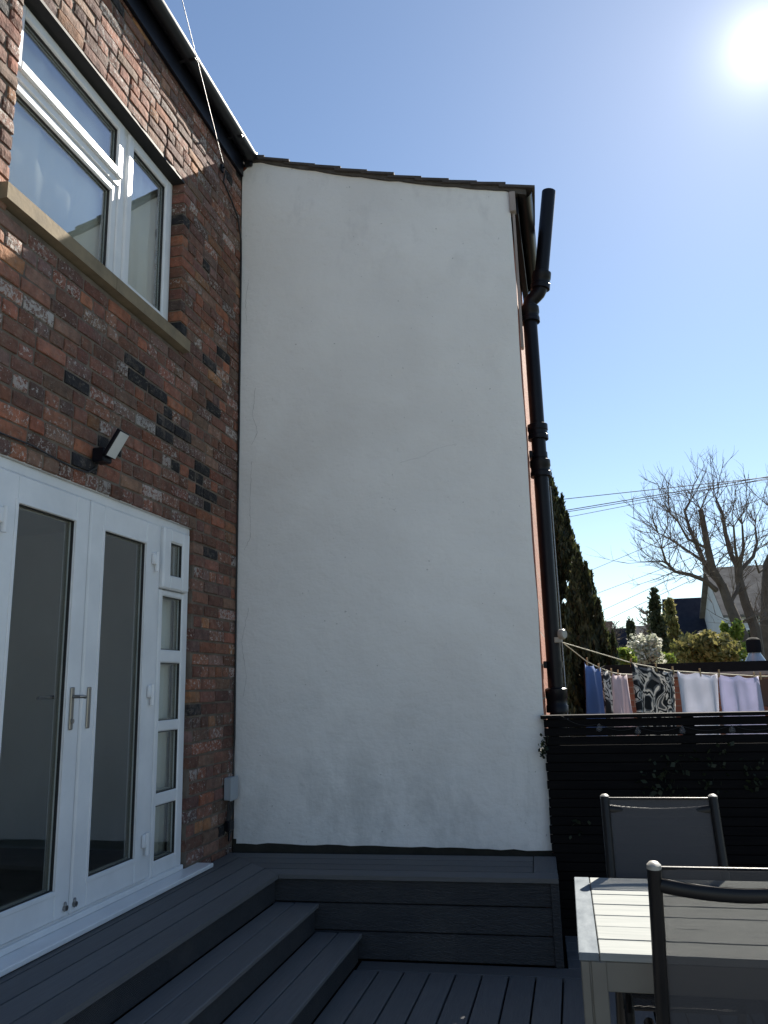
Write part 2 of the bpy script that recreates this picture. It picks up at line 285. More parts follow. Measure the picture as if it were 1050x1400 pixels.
# ------------------------------------------------------------------ mesh helpers
class MB:
    def __init__(s, mat4=None): s.v = []; s.f = []; s.m = mat4
    def add(s, vs_, fs):
        o = len(s.v)
        s.v += [tuple(s.m @ Vector(p)) for p in vs_] if s.m else [tuple(p) for p in vs_]
        s.f += [tuple(i + o for i in f) for f in fs]; return s
    def box(s, lo, hi, bev=0.0, m4=None):
        (x0, y0, z0), (x1, y1, z1) = lo, hi
        bev = min(bev, (x1 - x0) * .45, (y1 - y0) * .45, (z1 - z0) * .45)
        if bev <= 0:
            v = [(x0, y0, z0), (x1, y0, z0), (x1, y1, z0), (x0, y1, z0), (x0, y0, z1), (x1, y0, z1), (x1, y1, z1), (x0, y1, z1)]
            f = [(0, 3, 2, 1), (4, 5, 6, 7), (0, 1, 5, 4), (1, 2, 6, 5), (2, 3, 7, 6), (3, 0, 4, 7)]
        else:
            v = []; idx = {}
            xs, ys, zs = (x0, x1), (y0, y1), (z0, z1)
            for i in (0, 1):
                for j in (0, 1):
                    for k in (0, 1):
                        for a in range(3):
                            p = [xs[i], ys[j], zs[k]]
                            for q in range(3):
                                if q != a: p[q] += bev * (1 if (i, j, k)[q] == 0 else -1)
                            idx[(i, j, k, a)] = len(v); v.append(tuple(p))
            f = []
            for a in range(3):
                b_, c_ = (a + 1) % 3, (a + 2) % 3
                for s_ in (0, 1):
                    q = []
                    for (jb, jc) in ((0, 0), (1, 0), (1, 1), (0, 1)):
                        k = [0, 0, 0]; k[a] = s_; k[b_] = jb; k[c_] = jc; q.append(idx[(*k, a)])
                    f.append(tuple(q if s_ else q[::-1]))
                # edges along axis a: between faces b_ and c_
                for jb in (0, 1):
                    for jc in (0, 1):
                        k0 = [0, 0, 0]; k0[b_] = jb; k0[c_] = jc; k1 = list(k0); k1[a] = 1
                        q = [idx[(*k0, b_)], idx[(*k1, b_)], idx[(*k1, c_)], idx[(*k0, c_)]]
                        f.append(tuple(q if jb != jc else q[::-1]))
            for i in (0, 1):
                for j in (0, 1):
                    for k in (0, 1):
                        q = [idx[(i, j, k, a)] for a in range(3)]
                        f.append(tuple(q if (i + j + k) % 2 else q[::-1]))
        if m4 is not None: v = [tuple(m4 @ Vector(p)) for p in v]
        return s.add(v, f)
    def prism(s, poly, z0, z1):   # plan polygon, z0/z1 numbers or per-vertex lists
        n = len(poly); z0 = [z0] * n if not hasattr(z0, '__len__') else z0; z1 = [z1] * n if not hasattr(z1, '__len__') else z1
        v = [(p[0], p[1], z0[i]) for i, p in enumerate(poly)] + [(p[0], p[1], z1[i]) for i, p in enumerate(poly)]
        f = [tuple(range(n))[::-1], tuple(range(n, 2 * n))] + [(i, (i + 1) % n, n + (i + 1) % n, n + i) for i in range(n)]
        return s.add(v, f)
    def tube(s, pts, rad, n=10, cap=True, squash=None):
        pts = [Vector(p) for p in pts]; rad = rad if hasattr(rad, '__len__') else [rad] * len(pts)
        v = []; up = None
        for i, p in enumerate(pts):
            d = (pts[min(i + 1, len(pts) - 1)] - pts[max(i - 1, 0)]).normalized()
            if up is None:
                a = Vector((0, 0, 1)) if abs(d.z) < 0.9 else Vector((0, 1, 0))
            else: a = up
            e1 = (a - d * a.dot(d)).normalized(); up = e1; e2 = d.cross(e1)
            for k in range(n):
                w = 2 * math.pi * k / n
                v.append(p + e1 * math.cos(w) * rad[i] * (squash or 1) + e2 * math.sin(w) * rad[i])
        f = []
        for i in range(len(pts) - 1):
            for k in range(n):
                f.append((i * n + k, i * n + (k + 1) % n, (i + 1) * n + (k + 1) % n, (i + 1) * n + k))
        if cap: f += [tuple(range(n))[::-1], tuple(range((len(pts) - 1) * n, len(pts) * n))]
        return s.add(v, f)
    def build(s, name, mat, parent=None, smooth=False):
        me = bpy.data.meshes.new(name); me.from_pydata(s.v, [], s.f); me.update()
        if smooth:
            me.polygons.foreach_set('use_smooth', [True] * len(me.polygons))
            me.set_sharp_from_angle(angle=R(40))
        me.materials.append(MT[mat] if isinstance(mat, str) else mat)
        o = bpy.data.objects.new(name, me); C.objects.link(o)
        if parent is not None:
            o.parent = parent; o.matrix_parent_inverse = Matrix.Translation(-Vector(LOC.get(parent.name, (0, 0, 0))))
        return o
LOC = {}
def tag(o, label=None, cat=None, group=None, kind=None):
    if label: o['label'] = label
    if cat: o['category'] = cat
    if group: o['group'] = group
    if kind: o['kind'] = kind
    return o
def thing(name, loc, label, cat, group=None):
    o = bpy.data.objects.new(name, None); C.objects.link(o); o.empty_display_size = 0.2
    o.location = loc; LOC[o.name] = loc
    return tag(o, label, cat, group)
def copy_tree(o, parent=None):
    c = o.copy(); C.objects.link(c)
    if parent is not None: c.parent = parent
    for ch in list(o.children): copy_tree(ch, c)
    return c

# ------------------------------------------------------------------ frame of the white wall
BX = -2.354                                   # face of the brick wall
TH = R(2.5); UX, UY = math.cos(TH), math.sin(TH)
CO = (BX, 5.35)
def W(s, off, z): return (CO[0] + UX * s - UY * off, CO[1] + UY * s + UX * off, z)
WM = Matrix(((UX, -UY, 0, CO[0]), (UY, UX, 0, CO[1]), (0, 0, 1, 0), (0, 0, 0, 1)))
def ztop(s):
    q = min(max((s - .13) / 2.016, 0), 1)
    return 5.745 - .287 * (s - .13) - 0.10 * q * (1 - q)

# ================================================================== SETTING
MB().prism([(-300, -300), (300, -300), (300, 500), (-300, 500)], -1.2, -0.42).build('ground', 'ground')['kind'] = 'structure'

MB().prism([(BX - .2, -14), (5.5, -14), (5.5, -1.62), (BX - .2, -1.62)], -.5, -.06).build('added_bounce_patio', 'bounce_paving')['kind'] = 'structure'  # added pale patio behind the camera, bounces sunlight onto the white wall
# ================================================================== BRICK HOUSE
house = thing('brick_house', (BX - 1.5, 3.5, -0.4), 'old red brick house wall with white french doors and upstairs window', 'house')
WY0, WY1, WZ0, WZ1 = 2.75, 4.40, 3.70, 4.946      # window opening
DY0, DY1, DZ0, DZ1 = 2.42, 4.67, -0.4, 2.565      # door opening
Y0, Y1, ZT = 0.3, 5.35, 5.66; YM = 5.46
g = 0.007
def rects():
    ys = [Y0, DY0 - g, WY0 - g, WY1 + g, DY1 + g, YM]
    zs = [-0.4, DZ1 + g, WZ0 - g, WZ1 + .006, ZT + .3]
    for i in range(len(ys) - 1):
        for j in range(len(zs) - 1):
            yc, zc = (ys[i] + ys[i + 1]) / 2, (zs[j] + zs[j + 1]) / 2
            if DY0 < yc < DY1 and zc < DZ1: continue
            if WY0 < yc < WY1 and WZ0 < zc < WZ1: continue
            yield i, j, ys[i], ys[i + 1], zs[j], zs[j + 1]
# one continuous mortar body with the two openings left open
wb_ = MB(); cells = {(i, j): q for i, j, *q in rects()}
XF, XB = BX - 0.0085, BX - 0.26
for (i, j), (a, b2, c0, d0) in cells.items():
    wb_.add([(XF, a, c0), (XF, b2, c0), (XF, b2, d0), (XF, a, d0)], [(0, 1, 2, 3)])
    wb_.add([(XB, a, c0), (XB, b2, c0), (XB, b2, d0), (XB, a, d0)], [(3, 2, 1, 0)])
    if (i - 1, j) not in cells: wb_.add([(XF, a, c0), (XF, a, d0), (XB, a, d0), (XB, a, c0)], [(0, 1, 2, 3)])
    if (i + 1, j) not in cells: wb_.add([(XF, b2, c0), (XB, b2, c0), (XB, b2, d0), (XF, b2, d0)], [(0, 1, 2, 3)])
    if (i, j - 1) not in cells: wb_.add([(XF, a, c0), (XB, a, c0), (XB, b2, c0), (XF, b2, c0)], [(0, 1, 2, 3)])
    if (i, j + 1) not in cells: wb_.add([(XF, a, d0), (XF, b2, d0), (XB, b2, d0), (XB, a, d0)], [(0, 1, 2, 3)])
wall = wb_.build('wall', 'mortar', house)

CH = 0.0795
PAL = [((0.150, 0.066, 0.046), 28), ((0.19, 0.074, 0.044), 20), ((0.25, 0.085, 0.040), 12), ((0.10, 0.052, 0.043), 18), ((0.18, 0.115, 0.083), 14), ((0.27, 0.125, 0.05), 5), ((0.125, 0.085, 0.08), 9), ((0.011, 0.011, 0.014), 3)]
def brick_geo(y0, y1, z0, z1, rng, dep):
    """a hand-made brick: irregular face grid, soft arrises, open back"""
    nx, nz = 4, 2
    px = BX + rng.uniform(-0.003, 0.004); ty = rng.uniform(-.012, .012); tz = rng.uniform(-.02, .02)
    v = []; f = []
    jit = lambda a: rng.uniform(-a, a)
    for k in range(nz + 1):
        for i in range(nx + 1):
            yy = y0 + (y1 - y0) * i / nx; zz = z0 + (z1 - z0) * k / nz
            x = px + ty * (i / nx - .5) * .3 + tz * (k / nz - .5) * .3 + jit(.0014)
            ed = (i in (0, nx)) + (k in (0, nz))
            if i in (0, nx): yy += (.003 if i == 0 else -.003) + jit(.002)
            if k in (0, nz): zz += (.003 if k == 0 else -.003) + jit(.0022)
            if ed == 2: x -= .003
            v.append((x - .0015 * (ed > 0), yy, zz))
    idx = lambda i, k: k * (nx + 1) + i
    for k in range(nz):
        for i in range(nx): f.append((idx(i, k), idx(i + 1, k), idx(i + 1, k + 1), idx(i, k + 1)))
    ring = [idx(i, 0) for i in range(nx)] + [idx(nx, k) for k in range(nz)] + [idx(i, nz) for i in range(nx, 0, -1)] + [idx(0, k) for k in range(nz, 0, -1)]
    n = len(ring); base = len(v)
    for r in ring:
        x, yy, zz = v[r]
        v.append((x - .005, min(max(yy + (.0045 if yy > (y0 + y1) / 2 else -.0045), y0), y1), min(max(zz + (.004 if zz > (z0 + z1) / 2 + .01 else (-.004 if zz < (z0 + z1) / 2 - .01 else 0)), z0), z1)))
    for r in range(n):
        x, yy, zz = v[base + r]; v.append((BX - dep, yy, zz))
    for r in range(n):
        q = (r + 1) % n
        f.append((ring[r], base + r, base + q, ring[q])); f.append((base + r, base + n + r, base + n + q, base + q))
    return v, f
rng = random.Random(11)
bricks = []
PW = sum(w for _, w in PAL)
def pick():
    r = rng.random() * PW
    for c, w in PAL:
        r -= w
        if r <= 0: break
    k = rng.uniform(.6, 1.45)
    if max(c) > .03: c = tuple(.62 * x + .38 * y for x, y in zip(c, (0.172, 0.085, 0.062)))
    return tuple(x * 1.12 * k * rng.uniform(.95, 1.05) for x in c)
def in_frame(y, z):
    d = Vector((BX, y, z - EYE)); zc = Vector(f_).dot(d)
    if zc < .3: return None
    return 525 + 1080 * Vector(r_).dot(d) / zc, 700 + 1080 * Vector(d_).dot(d) / zc
ncourse = int((ZT - -0.4) / CH)
for k in range(ncourse + 1):
    z0 = -0.4 + (DZ1 + .4) % CH - CH + k * CH; z1 = z0 + CH - .012
    if z1 > ZT: break
    header = k % 4 == 2
    L = 0.113 if header else 0.226
    spans = [(Y0, Y1)]
    def cut(spans, a, b2):
        o = []
        for p, q in spans:
            if q <= a or p >= b2: o.append((p, q)); continue
            if p < a: o.append((p, a))
            if q > b2: o.append((b2, q))
        return o
    zm = (z0 + z1) / 2
    if zm < DZ1: spans = cut(spans, DY0, DY1)
    if WZ0 < zm < WZ1: spans = cut(spans, WY0, WY1)
    zz0, zz1 = z0, z1
    off = rng.uniform(-.02, .02) + (0 if header else (L / 2 if k % 2 else 0))
    for (p, q) in spans:
        y = Y0 - L + off
        while y < q:
            l = L * rng.uniform(.97, 1.03) if rng.random() > .07 or header else L / 2
            a, b2 = max(y, p), min(y + l - .012, q)
            if 0 < q - (y + l) < .05: b2 = q; l = q - y + .01
            if b2 - a > .03:
                dz = rng.uniform(-.0015, .0015)
                c = pick(); wp = 0.0
                pix = in_frame((a + b2) / 2, zm)
                # a cluster of soot-black bricks below the window's right-hand end
                if 3.75 < (a + b2) / 2 < 5.0 and 2.75 < zm < 3.5 and abs((zm - 3.35) + 0.55 * ((a + b2) / 2 - 3.95)) < .13 and rng.random() < .55: c = (0.008, 0.008, 0.011)
                dark = max(c) < .03
                rr = rng.random()
                if not dark: wp = 0.38 + rng.uniform(0, .08) if rr < .13 else (0.335 + rng.uniform(0, .06) if rr < .5 else 0.295)
                bricks.append((a, b2, zz0 + dz, zz1 + dz, c, wp, pix))
            y += l
def area(bk):
    a, b2, c0, d0 = bk[:4]
    ps = [in_frame(a, c0), in_frame(b2, c0), in_frame(b2, d0), in_frame(a, d0)]
    if None in ps: return -1
    s = abs(sum(ps[i][0] * ps[(i + 1) % 4][1] - ps[(i + 1) % 4][0] * ps[i][1] for i in range(4))) / 2
    x, y = bk[6]
    return s if -4 < x < 1054 and -4 < y < 1404 else -1
bricks.sort(key=area, reverse=True)
def brick_obj(name, lst):
    V = []; F = []; T = []; P = []
    for a, b2, c0, d0, c, wp, _ in lst:
        v, f = brick_geo(a, b2, c0, d0, rng, 0.105)
        o = len(V); V += v; F += [tuple(i + o for i in q) for q in f]
        T += [(*c, 1)] * len(v); P += [wp] * len(v)
    me = bpy.data.meshes.new(name); me.from_pydata(V, [], F); me.update()
    ca = me.attributes.new('tint', 'FLOAT_COLOR', 'POINT'); ca.data.foreach_set('color', [x for q in T for x in q])
    pa = me.attributes.new('paint', 'FLOAT', 'POINT'); pa.data.foreach_set('value', P)
    me.materials.append(MT['brick'])
    o = bpy.data.objects.new(name, me); C.objects.link(o); o.parent = wall
    return o
for bk in bricks[:290]: brick_obj('brick', [bk])
brick_obj('brickwork', bricks[290:])['kind'] = 'stuff'

# upstairs window
XW = BX - 0.09
lin = MB().box((BX - .25, WY0 + .001, WZ1 - .016), (BX - .004, WY1 - .001, WZ1 + .003)).build('lintel', 'lintel', house)
sill = MB()
for a, b2 in ((2.69, 3.575), (3.579, 4.455)):
    sill.add([(BX - .2, a, 3.705), (BX + .045, a, 3.705), (BX + .045, a, 3.785), (BX - .2, a, 3.815), (BX - .2, b2, 3.705), (BX + .045, b2, 3.705), (BX + .045, b2, 3.785), (BX - .2, b2, 3.815)],
             [(0, 1, 2, 3), (7, 6, 5, 4), (0, 4, 5, 1), (1, 5, 6, 2), (2, 6, 7, 3), (3, 7, 4, 0)])
sill.build('window_sill', 'stone', house)
def frame_rect(mb, y0, y1, z0, z1, w, x0, x1, bev=.006, wb=None):
    wb = wb or w
    mb.box((x0, y0, z0), (x1, y0 + w, z1), bev); mb.box((x0, y1 - w, z0), (x1, y1, z1), bev)
    mb.box((x0 + .0004, y0 + w - .004, z0), (x1 - .0008, y1 - w + .004, z0 + wb), bev); mb.box((x0 + .0004, y0 + w - .004, z1 - w), (x1 - .0008, y1 - w + .004, z1), bev)
    return mb
wf = frame_rect(MB(), WY0 + .004, WY1 - .004, 3.80, WZ1 - .014, .055, XW - .06, XW, .006, .07)
wf.box((XW - .058, 3.752, 3.86), (XW + .001, 3.822, WZ1 - .066), .006)
wf.box((XW - .059, 2.80, 4.49), (XW - .0015, 3.756, 4.545), .006)
win = wf.build('window', 'upvc', house)
def pane(name, y0, y1, z0, z1, x, parent, spacer=True, gm='glass'):
    MB().box((x - .024, y0 - .008, z0 - .008), (x - .020, y1 + .008, z1 + .008)).build(name, gm, parent)
    gk = frame_rect(MB(), y0 - .002, y1 + .002, z0 - .002, z1 + .002, .006, x - .019, x - .004, 0); gk.build('gasket', 'gasket', parent)
    if spacer: frame_rect(MB(), y0 - .004, y1 + .004, z0 - .004, z1 + .004, .014, x - .046, x - .030, 0).build('glazing_spacer', 'spacer', parent)
def sash(y0, y1, z0, z1, w, x, parent, name='sash', proud=.018):
    frame_rect(MB(), y0, y1, z0, z1, w, x - .05, x + proud, .008).build(name, 'upvc', parent)
    pane('pane', y0 + w, y1 - w, z0 + w, z1 - w, x + proud - .012, parent, True, 'glass_coated')
sash(2.800, 3.757, 3.863, 4.492, .055, XW - .012, win, proud=.002)
sash(2.795, 3.764, 4.538, 4.902, .058, XW, win)
sash(3.815, 4.345, 3.863, 4.902, .062, XW, win)

# french doors with side lights
XD = BX - 0.03
fr_ = frame_rect(MB(), DY0 + .003, DY1 - .003, 0.475, DZ1 - .003, .055, XD - .07, XD, .006)
for y in (2.79, 4.245): fr_.box((XD - .069, y, .52), (XD - .001, y + .05, DZ1 - .05), .006)
dframe = fr_.build('door_frame', 'upvc', house)
MB().box((XD - .2, 2.28, .4595), (BX + .10, 4.845, .484), .004).box((XD - .2, DY0 + .01, .4845), (XD + .02, DY1 - .01, .512), .004).build('threshold', 'upvc', dframe)
MB().box((XD - .02, DY0, DZ1 - .002), (XD + .012, DY1, DZ1 + .006)).build('head_trim', 'upvc', dframe)
def door_leaf(y0, y1, py0, py1, hinge_y, handle_y, lever):
    mb = MB(); x0, x1 = XD - .055, XD + .016
    z0, z1, pz0, pz1 = .522, 2.508, .655, 2.372
    mb.box((x0, y0, z0), (x1, py0, z1), .01); mb.box((x0, py1, z0), (x1, y1, z1), .01)
    mb.box((x0 + .0004, py0 - .008, z0), (x1 - .0008, py1 + .008, pz0), .01); mb.box((x0 + .0004, py0 - .008, pz1), (x1 - .0008, py1 + .008, z1), .01)
    leaf = mb.build('door_leaf', 'upvc', house)
    bead = frame_rect(MB(), py0 - .02, py1 + .02, pz0 - .02, pz1 + .02, .02, x1 - .002, x1 + .004, .002); bead.build('glazing_bead', 'upvc', leaf)
    pane('pane', py0, py1, pz0, pz1, x1 - .006, leaf)
    for z in (.715, 1.515, 2.278):
        MB().box((x1 + .001, hinge_y - .024, z - .02), (x1 + .022, hinge_y + .024, z + .05), .006).tube([(x1 + .02, hinge_y + .012, z - .06), (x1 + .02, hinge_y + .012, z + .055)], .012, 10).build('hinge', 'upvc', leaf, True)
    MB().box((x1 + .0005, handle_y - .014, 1.36), (x1 + .010, handle_y + .014, 1.56), .004).build('handle_plate', 'chrome', leaf)
    if lever:
        MB().tube([(x1 + .008, handle_y, 1.515), (x1 + .05, handle_y, 1.515), (x1 + .056, handle_y - .02, 1.515), (x1 + .056, handle_y + .0, 1.515), (x1 + .056, handle_y + .085, 1.51), (x1 + .05, handle_y + .11, 1.508)][:2] + [(x1 + .056, handle_y + .012, 1.515), (x1 + .056, handle_y + .028, 1.513), (x1 + .050, handle_y + .036, 1.512)], .0085, 10).tube([(x1 + .009, handle_y, 1.40), (x1 + .016, handle_y, 1.40)], .012, 10).build('handle', 'chrome', leaf, True)
        MB().tube([(x1 - .075, handle_y, 1.515), (x1 - .115, handle_y, 1.515), (x1 - .12, handle_y - .09, 1.512)], .009, 8).build('inner_handle', 'gasket', leaf, True)
    MB().tube([(x1 - .002, handle_y + (.035 if lever else -.03), .565), (x1 + .016, handle_y + (.035 if lever else -.03), .565)], .012, 10).box((x1 + .0, handle_y + (.03 if lever else -.034), .55), (x1 + .010, handle_y + (.042 if lever else -.022), .592), .003).build('bolt_cap', 'chrome', leaf, True)
    return leaf
door_leaf(2.832, 3.538, 2.990, 3.418, 2.872, 3.462, True)
door_leaf(3.547, 4.250, 3.674, 4.101, 4.185, 3.600, False)
def sidelight(ya, yb, py0, py1, mirror):
    mb = MB(); x0, x1 = XD - .05, XD + .004
    zs = [.592, .886, .955, 1.298, 1.36, 1.695, 1.772, 2.092]
    mb.box((x0, ya, .512), (x1, py0, 2.13), .007); mb.box((x0, py1, .512), (x1, yb, 2.13), .007)
    for z0, z1 in ((.5125, zs[0]), (zs[1], zs[2]), (zs[3], zs[4]), (zs[5], zs[6]), (zs[7], 2.1295)):
        mb.box((x0 + .0004, py0 - .006, z0), (x1 - .0008, py1 + .006, z1), .007)
    s_ = mb.build('sidelight', 'upvc', house)
    for q in range(4): pane('pane', py0, py1, zs[2 * q], zs[2 * q + 1], x1 - .003, s_)
    frame_rect(MB(), ya - .004, yb + .004, 2.134, 2.512, .088, x0, XD + .028, .01).build('vent_sash', 'upvc', s_)
    pane('pane', ya + .084, yb - .084, 2.222, 2.424, XD + .02, s_)
sidelight(4.297, 4.617, 4.338, 4.583, False)
sidelight(2.472, 2.788, 2.507, 2.752, True)

# eaves of the brick house
MB().box((BX + .0015, Y0, 5.605), (BX + .028, 5.318, 5.80), .003).build('fascia', 'blackpl', house)
def gutter(mb, p0, p1, cx_dir, r=.056, n=12):
    p0, p1 = Vector(p0), Vector(p1); ax = (p1 - p0).normalized(); up = Vector((0, 0, 1)); sd = ax.cross(up) * cx_dir
    v = []; f = []
    for P in (p0, p1):
        for rr in (r, r - .003):
            for k in range(n + 1):
                w = math.pi * k / n
                v.append(P + sd * (math.cos(w) * rr) - up * (math.sin(w) * rr * 1.05))
    m_ = n + 1
    for k in range(n):
        f.append((k, k + 1, 2 * m_ + k + 1, 2 * m_ + k)); f.append((m_ + k + 1, m_ + k, 3 * m_ + k, 3 * m_ + k + 1))
    f.append((0, 2 * m_, 3 * m_, m_)); f.append((n, m_ + n, 3 * m_ + n, 2 * m_ + n))
    return mb.add(v, f)
gm = gutter(MB(), (BX + .088, Y0, 5.80), (BX + .088, 5.31, 5.79), 1)
for y in (1.2, 2.2, 3.2, 4.2, 5.0): gm.box((BX + .027, y, 5.735), (BX + .15, y + .025, 5.738))
gm.build('gutter', 'gutterpl', house, True)
MB().box((BX + .03, 5.311, 5.742), (BX + .147, 5.316, 5.802)).box((BX + .03, 5.316, 5.70), (BX + .10, 5.345, 5.79), .01).build('gutter_end', 'gutterpl', house)
MB().add([(BX + .07, Y0, 5.835), (BX + .07, 5.33, 5.835), (BX - 3.2, 5.33, 7.6), (BX - 3.2, Y0, 7.6), (BX + .07, Y0, 5.81), (BX + .07, 5.33, 5.81), (BX - 3.2, 5.33, 7.57), (BX - 3.2, Y0, 7.57)],
         [(0, 1, 2, 3), (7, 6, 5, 4), (0, 4, 5, 1), (2, 6, 7, 3), (1, 5, 6, 2), (0, 3, 7, 4)]).build('roof', 'slate', house)
# rooms behind the glass
def room(z0, z1, name, yw0, yw1, zw0, zw1):
    x0, x1, y0, y1 = BX - 3.6, XB - .005, .6, 5.3
    mb = MB()
    mb.box((x0 - .1, y0 - .1, z1), (x1, y1 + .1, z1 + .1)); mb.box((x0 - .1, y0 - .1, z0), (x0, y1 + .1, z1))
    mb.box((x0, y0 - .1, z0), (x1, y0, z1)); mb.box((x0, y1, z0), (x1, y1 + .1, z1))
    rm = mb.build(name, 'room', house); MB().box((x0 - .1, y0 - .1, z0 - .1), (x1, y1 + .1, z0 - .001)).build('room_floor', 'floor', rm)
room(.45, 2.75, 'room_lining', 0, 0, 0, 0); room(3.1, 5.5, 'room_lining', 0, 0, 0, 0)
def curtain(x, y0, y1, z0, z1, fold, amp, label):
    n = int((y1 - y0) / .012); v = []; f = []
    rr = random.Random(int(y0 * 100)); ph = [rr.uniform(0, 6) for _ in range(3)]
    for j, z in enumerate((z0, (z0 + z1) / 2, z1)):
        for i in range(n + 1):
            y = y0 + (y1 - y0) * i / n
            d = amp * (math.sin(y * fold + ph[0]) + .5 * math.sin(y * fold * 1.7 + ph[1]))
            v.append((x + d, y, z))
    for j in range(2):
        for i in range(n): f.append((j * (n + 1) + i, j * (n + 1) + i + 1, (j + 1) * (n + 1) + i + 1, (j + 1) * (n + 1) + i))
    o = MB().add(v, f).build('curtain', 'curtain', None, True); tag(o, label, 'curtain')
    so_ = o.modifiers.new('thickness', 'SOLIDIFY'); so_.thickness = .003
curtain(BX - .178, 3.80, 4.39, 3.83, 4.92, 60, .012, 'pale pleated curtain behind the narrow upstairs pane')
curtain(BX - .182, 2.765, 3.775, 3.83, 4.92, 26, .006, 'pale curtain added behind the wide upstairs pane to brighten it')  # full-width curtain added so this pane looks paler
curtain(BX - .120, 4.30, 4.655, .52, 2.54, 75, .008, 'pale pleated curtain behind the narrow panes beside the french doors')

# ================================================================== RENDERED EXTENSION
ext = thing('rendered_extension', (-1.2, 8, -0.4), 'two storey rear extension with white rendered end wall and sloping tiled roof', 'house')
SR = 2.146
def bodyz(x): return ztop((x - BX)) - .04
pl = [W(0.0, .02, 0)[:2], W(SR - .012, .02, 0)[:2], (-0.215, 7.0), (BX, 7.0)]
MB().prism(pl, -0.4, [bodyz(p[0]) for p in pl]).build('brick_body', 'sidebrick', ext)
# render coat: wavy top edge, slightly uneven sides
N = 26; rb = MB(); v = []; f = []
rng2 = random.Random(4)
for i in range(N + 1):
    s = .006 + (SR - .006) * i / N
    zb = .503 + rng2.uniform(-.006, .006) - .022 * i / N
    zt = ztop(s) + rng2.uniform(-.003, .003)
    if s < .12: zt = 5.66 + (5.745 - 5.66) * math.sin(min(s / .12, 1) * math.pi / 2)
    nz = 30
    for k in range(nz + 1):
        z = zb + (zt - zb) * k / nz
        ss = s
        if i == N: ss = s + .008 * math.sin(k * .8) * .5 + rng2.uniform(-.002, .002)
        bul = .006 * math.sin(s * 2.3 + z * 1.1) + .004 * math.sin(z * 3.1 - s)
        v.append(W(ss, bul - .006 + (.006 if i in (0, N) else 0), z))
nz = 30; m_ = nz + 1
for i in range(N):
    for k in range(nz): f.append((i * m_ + k, (i + 1) * m_ + k, (i + 1) * m_ + k + 1, i * m_ + k + 1))
nb = len(v)
ring = [i * m_ for i in range(N + 1)] + [N * m_ + k for k in range(1, m_)] + [i * m_ + nz for i in range(N - 1, -1, -1)] + [k for k in range(nz - 1, 0, -1)]
for q in ring:
    p = Vector(v[q]); v.append((p.x - UY * .03, p.y + UX * .03, p.z))
for q in range(len(ring)):
    w = (q + 1) % len(ring); f.append((ring[w], ring[q], nb + q, nb + w))
rc = rb.add(v, f).build('render_coat', 'render', ext, True)
def crack(pts, w=.0017):
    mb = MB(); v = []; f = []
    rr = random.Random(int(pts[0][0] * 1000))
    fine = []
    for (a, b2) in zip(pts[:-1], pts[1:]):
        n = max(2, int(math.dist(a, b2) / .02))
        for i in range(n): fine.append((a[0] + (b2[0] - a[0]) * i / n + rr.uniform(-.004, .004), a[1] + (b2[1] - a[1]) * i / n + rr.uniform(-.004, .004)))
    for i, (s, z) in enumerate(fine):
        t_ = w * rr.uniform(.35, 1)
        bul = .006 * math.sin(s * 2.3 + z * 1.1) + .004 * math.sin(z * 3.1 - s) - .0075
        d = fine[min(i + 1, len(fine) - 1)]; e = fine[max(i - 1, 0)]
        nx_, nz_ = -(d[1] - e[1]), d[0] - e[0]; l = math.hypot(nx_, nz_) or 1
        v += [W(s + nx_ / l * t_, bul, z + nz_ / l * t_), W(s - nx_ / l * t_, bul, z - nz_ / l * t_)]
    for i in range(len(fine) - 1): f.append((2 * i, 2 * i + 2, 2 * i + 3, 2 * i + 1))
    mb.add(v, f).build('crack', 'crackmat', rc)
MT['crackmat'] = simple('crack_shadow', (0.5, 0.49, 0.48), rough=0.95)
crack([(.14, 3.78), (.12, 3.55), (.16, 3.42), (.10, 3.3)]); crack([(.115, 3.2), (.10, 2.9), (.11, 2.62), (.05, 2.5)])
crack([(1.24, 3.10), (1.42, 3.135), (1.5, 3.185), (1.68, 3.21)], .0010); crack([(.10, 2.1), (.05, 1.85), (.09, 1.6), (.06, 1.45)], .0016); crack([(.07, 4.7), (.05, 4.5), (.06, 4.3)], .0015)
# plinth left bare under the render
MB(WM).box((.004, .006, .30), (SR - .004, .0195, .53)).build('bare_plinth', 'plinth', ext)
# roof: slab, bedding, tiles
SL = math.atan(.287); 
roof = MB().add([W(0, .10, ztop(0) + .0), W(2.30, .10, ztop(2.146) - .06), (W(2.30, 0, 0)[0], 7.05, ztop(2.146) - .06), (BX, 7.05, ztop(0)),
                 W(0, .10, ztop(0) + .03), W(2.30, .10, ztop(2.146) - .03), (W(2.30, 0, 0)[0], 7.05, ztop(2.146) - .03), (BX, 7.05, ztop(0) + .03)],
                [(3, 2, 1, 0), (4, 5, 6, 7), (0, 1, 5, 4), (1, 2, 6, 5), (2, 3, 7, 6), (3, 0, 4, 7)]).build('roof', 'tile', ext)
bd = MB(); v = []; f = []
for i in range(31):
    s = .03 + 2.24 * i / 30; zt_ = ztop(min(s, 2.2)) - (0 if s < 2.146 else .287 * (s - 2.146)) 
    lo_ = zt_ - .004 + rng2.uniform(-.006, .004); hi_ = zt_ + .032
    v += [W(s, -.022, lo_), W(s, -.026, hi_), W(s, .12, hi_), W(s, .12, lo_)]
for i in range(30):
    for k in range(4): f.append((i * 4 + k, i * 4 + (k + 1) % 4, i * 4 + 4 + (k + 1) % 4, i * 4 + 4 + k)[::-1])
f += [(0, 1, 2, 3), (123, 122, 121, 120)]
bd.add(v, f).build('verge_bedding', 'bed', ext)
tl = None
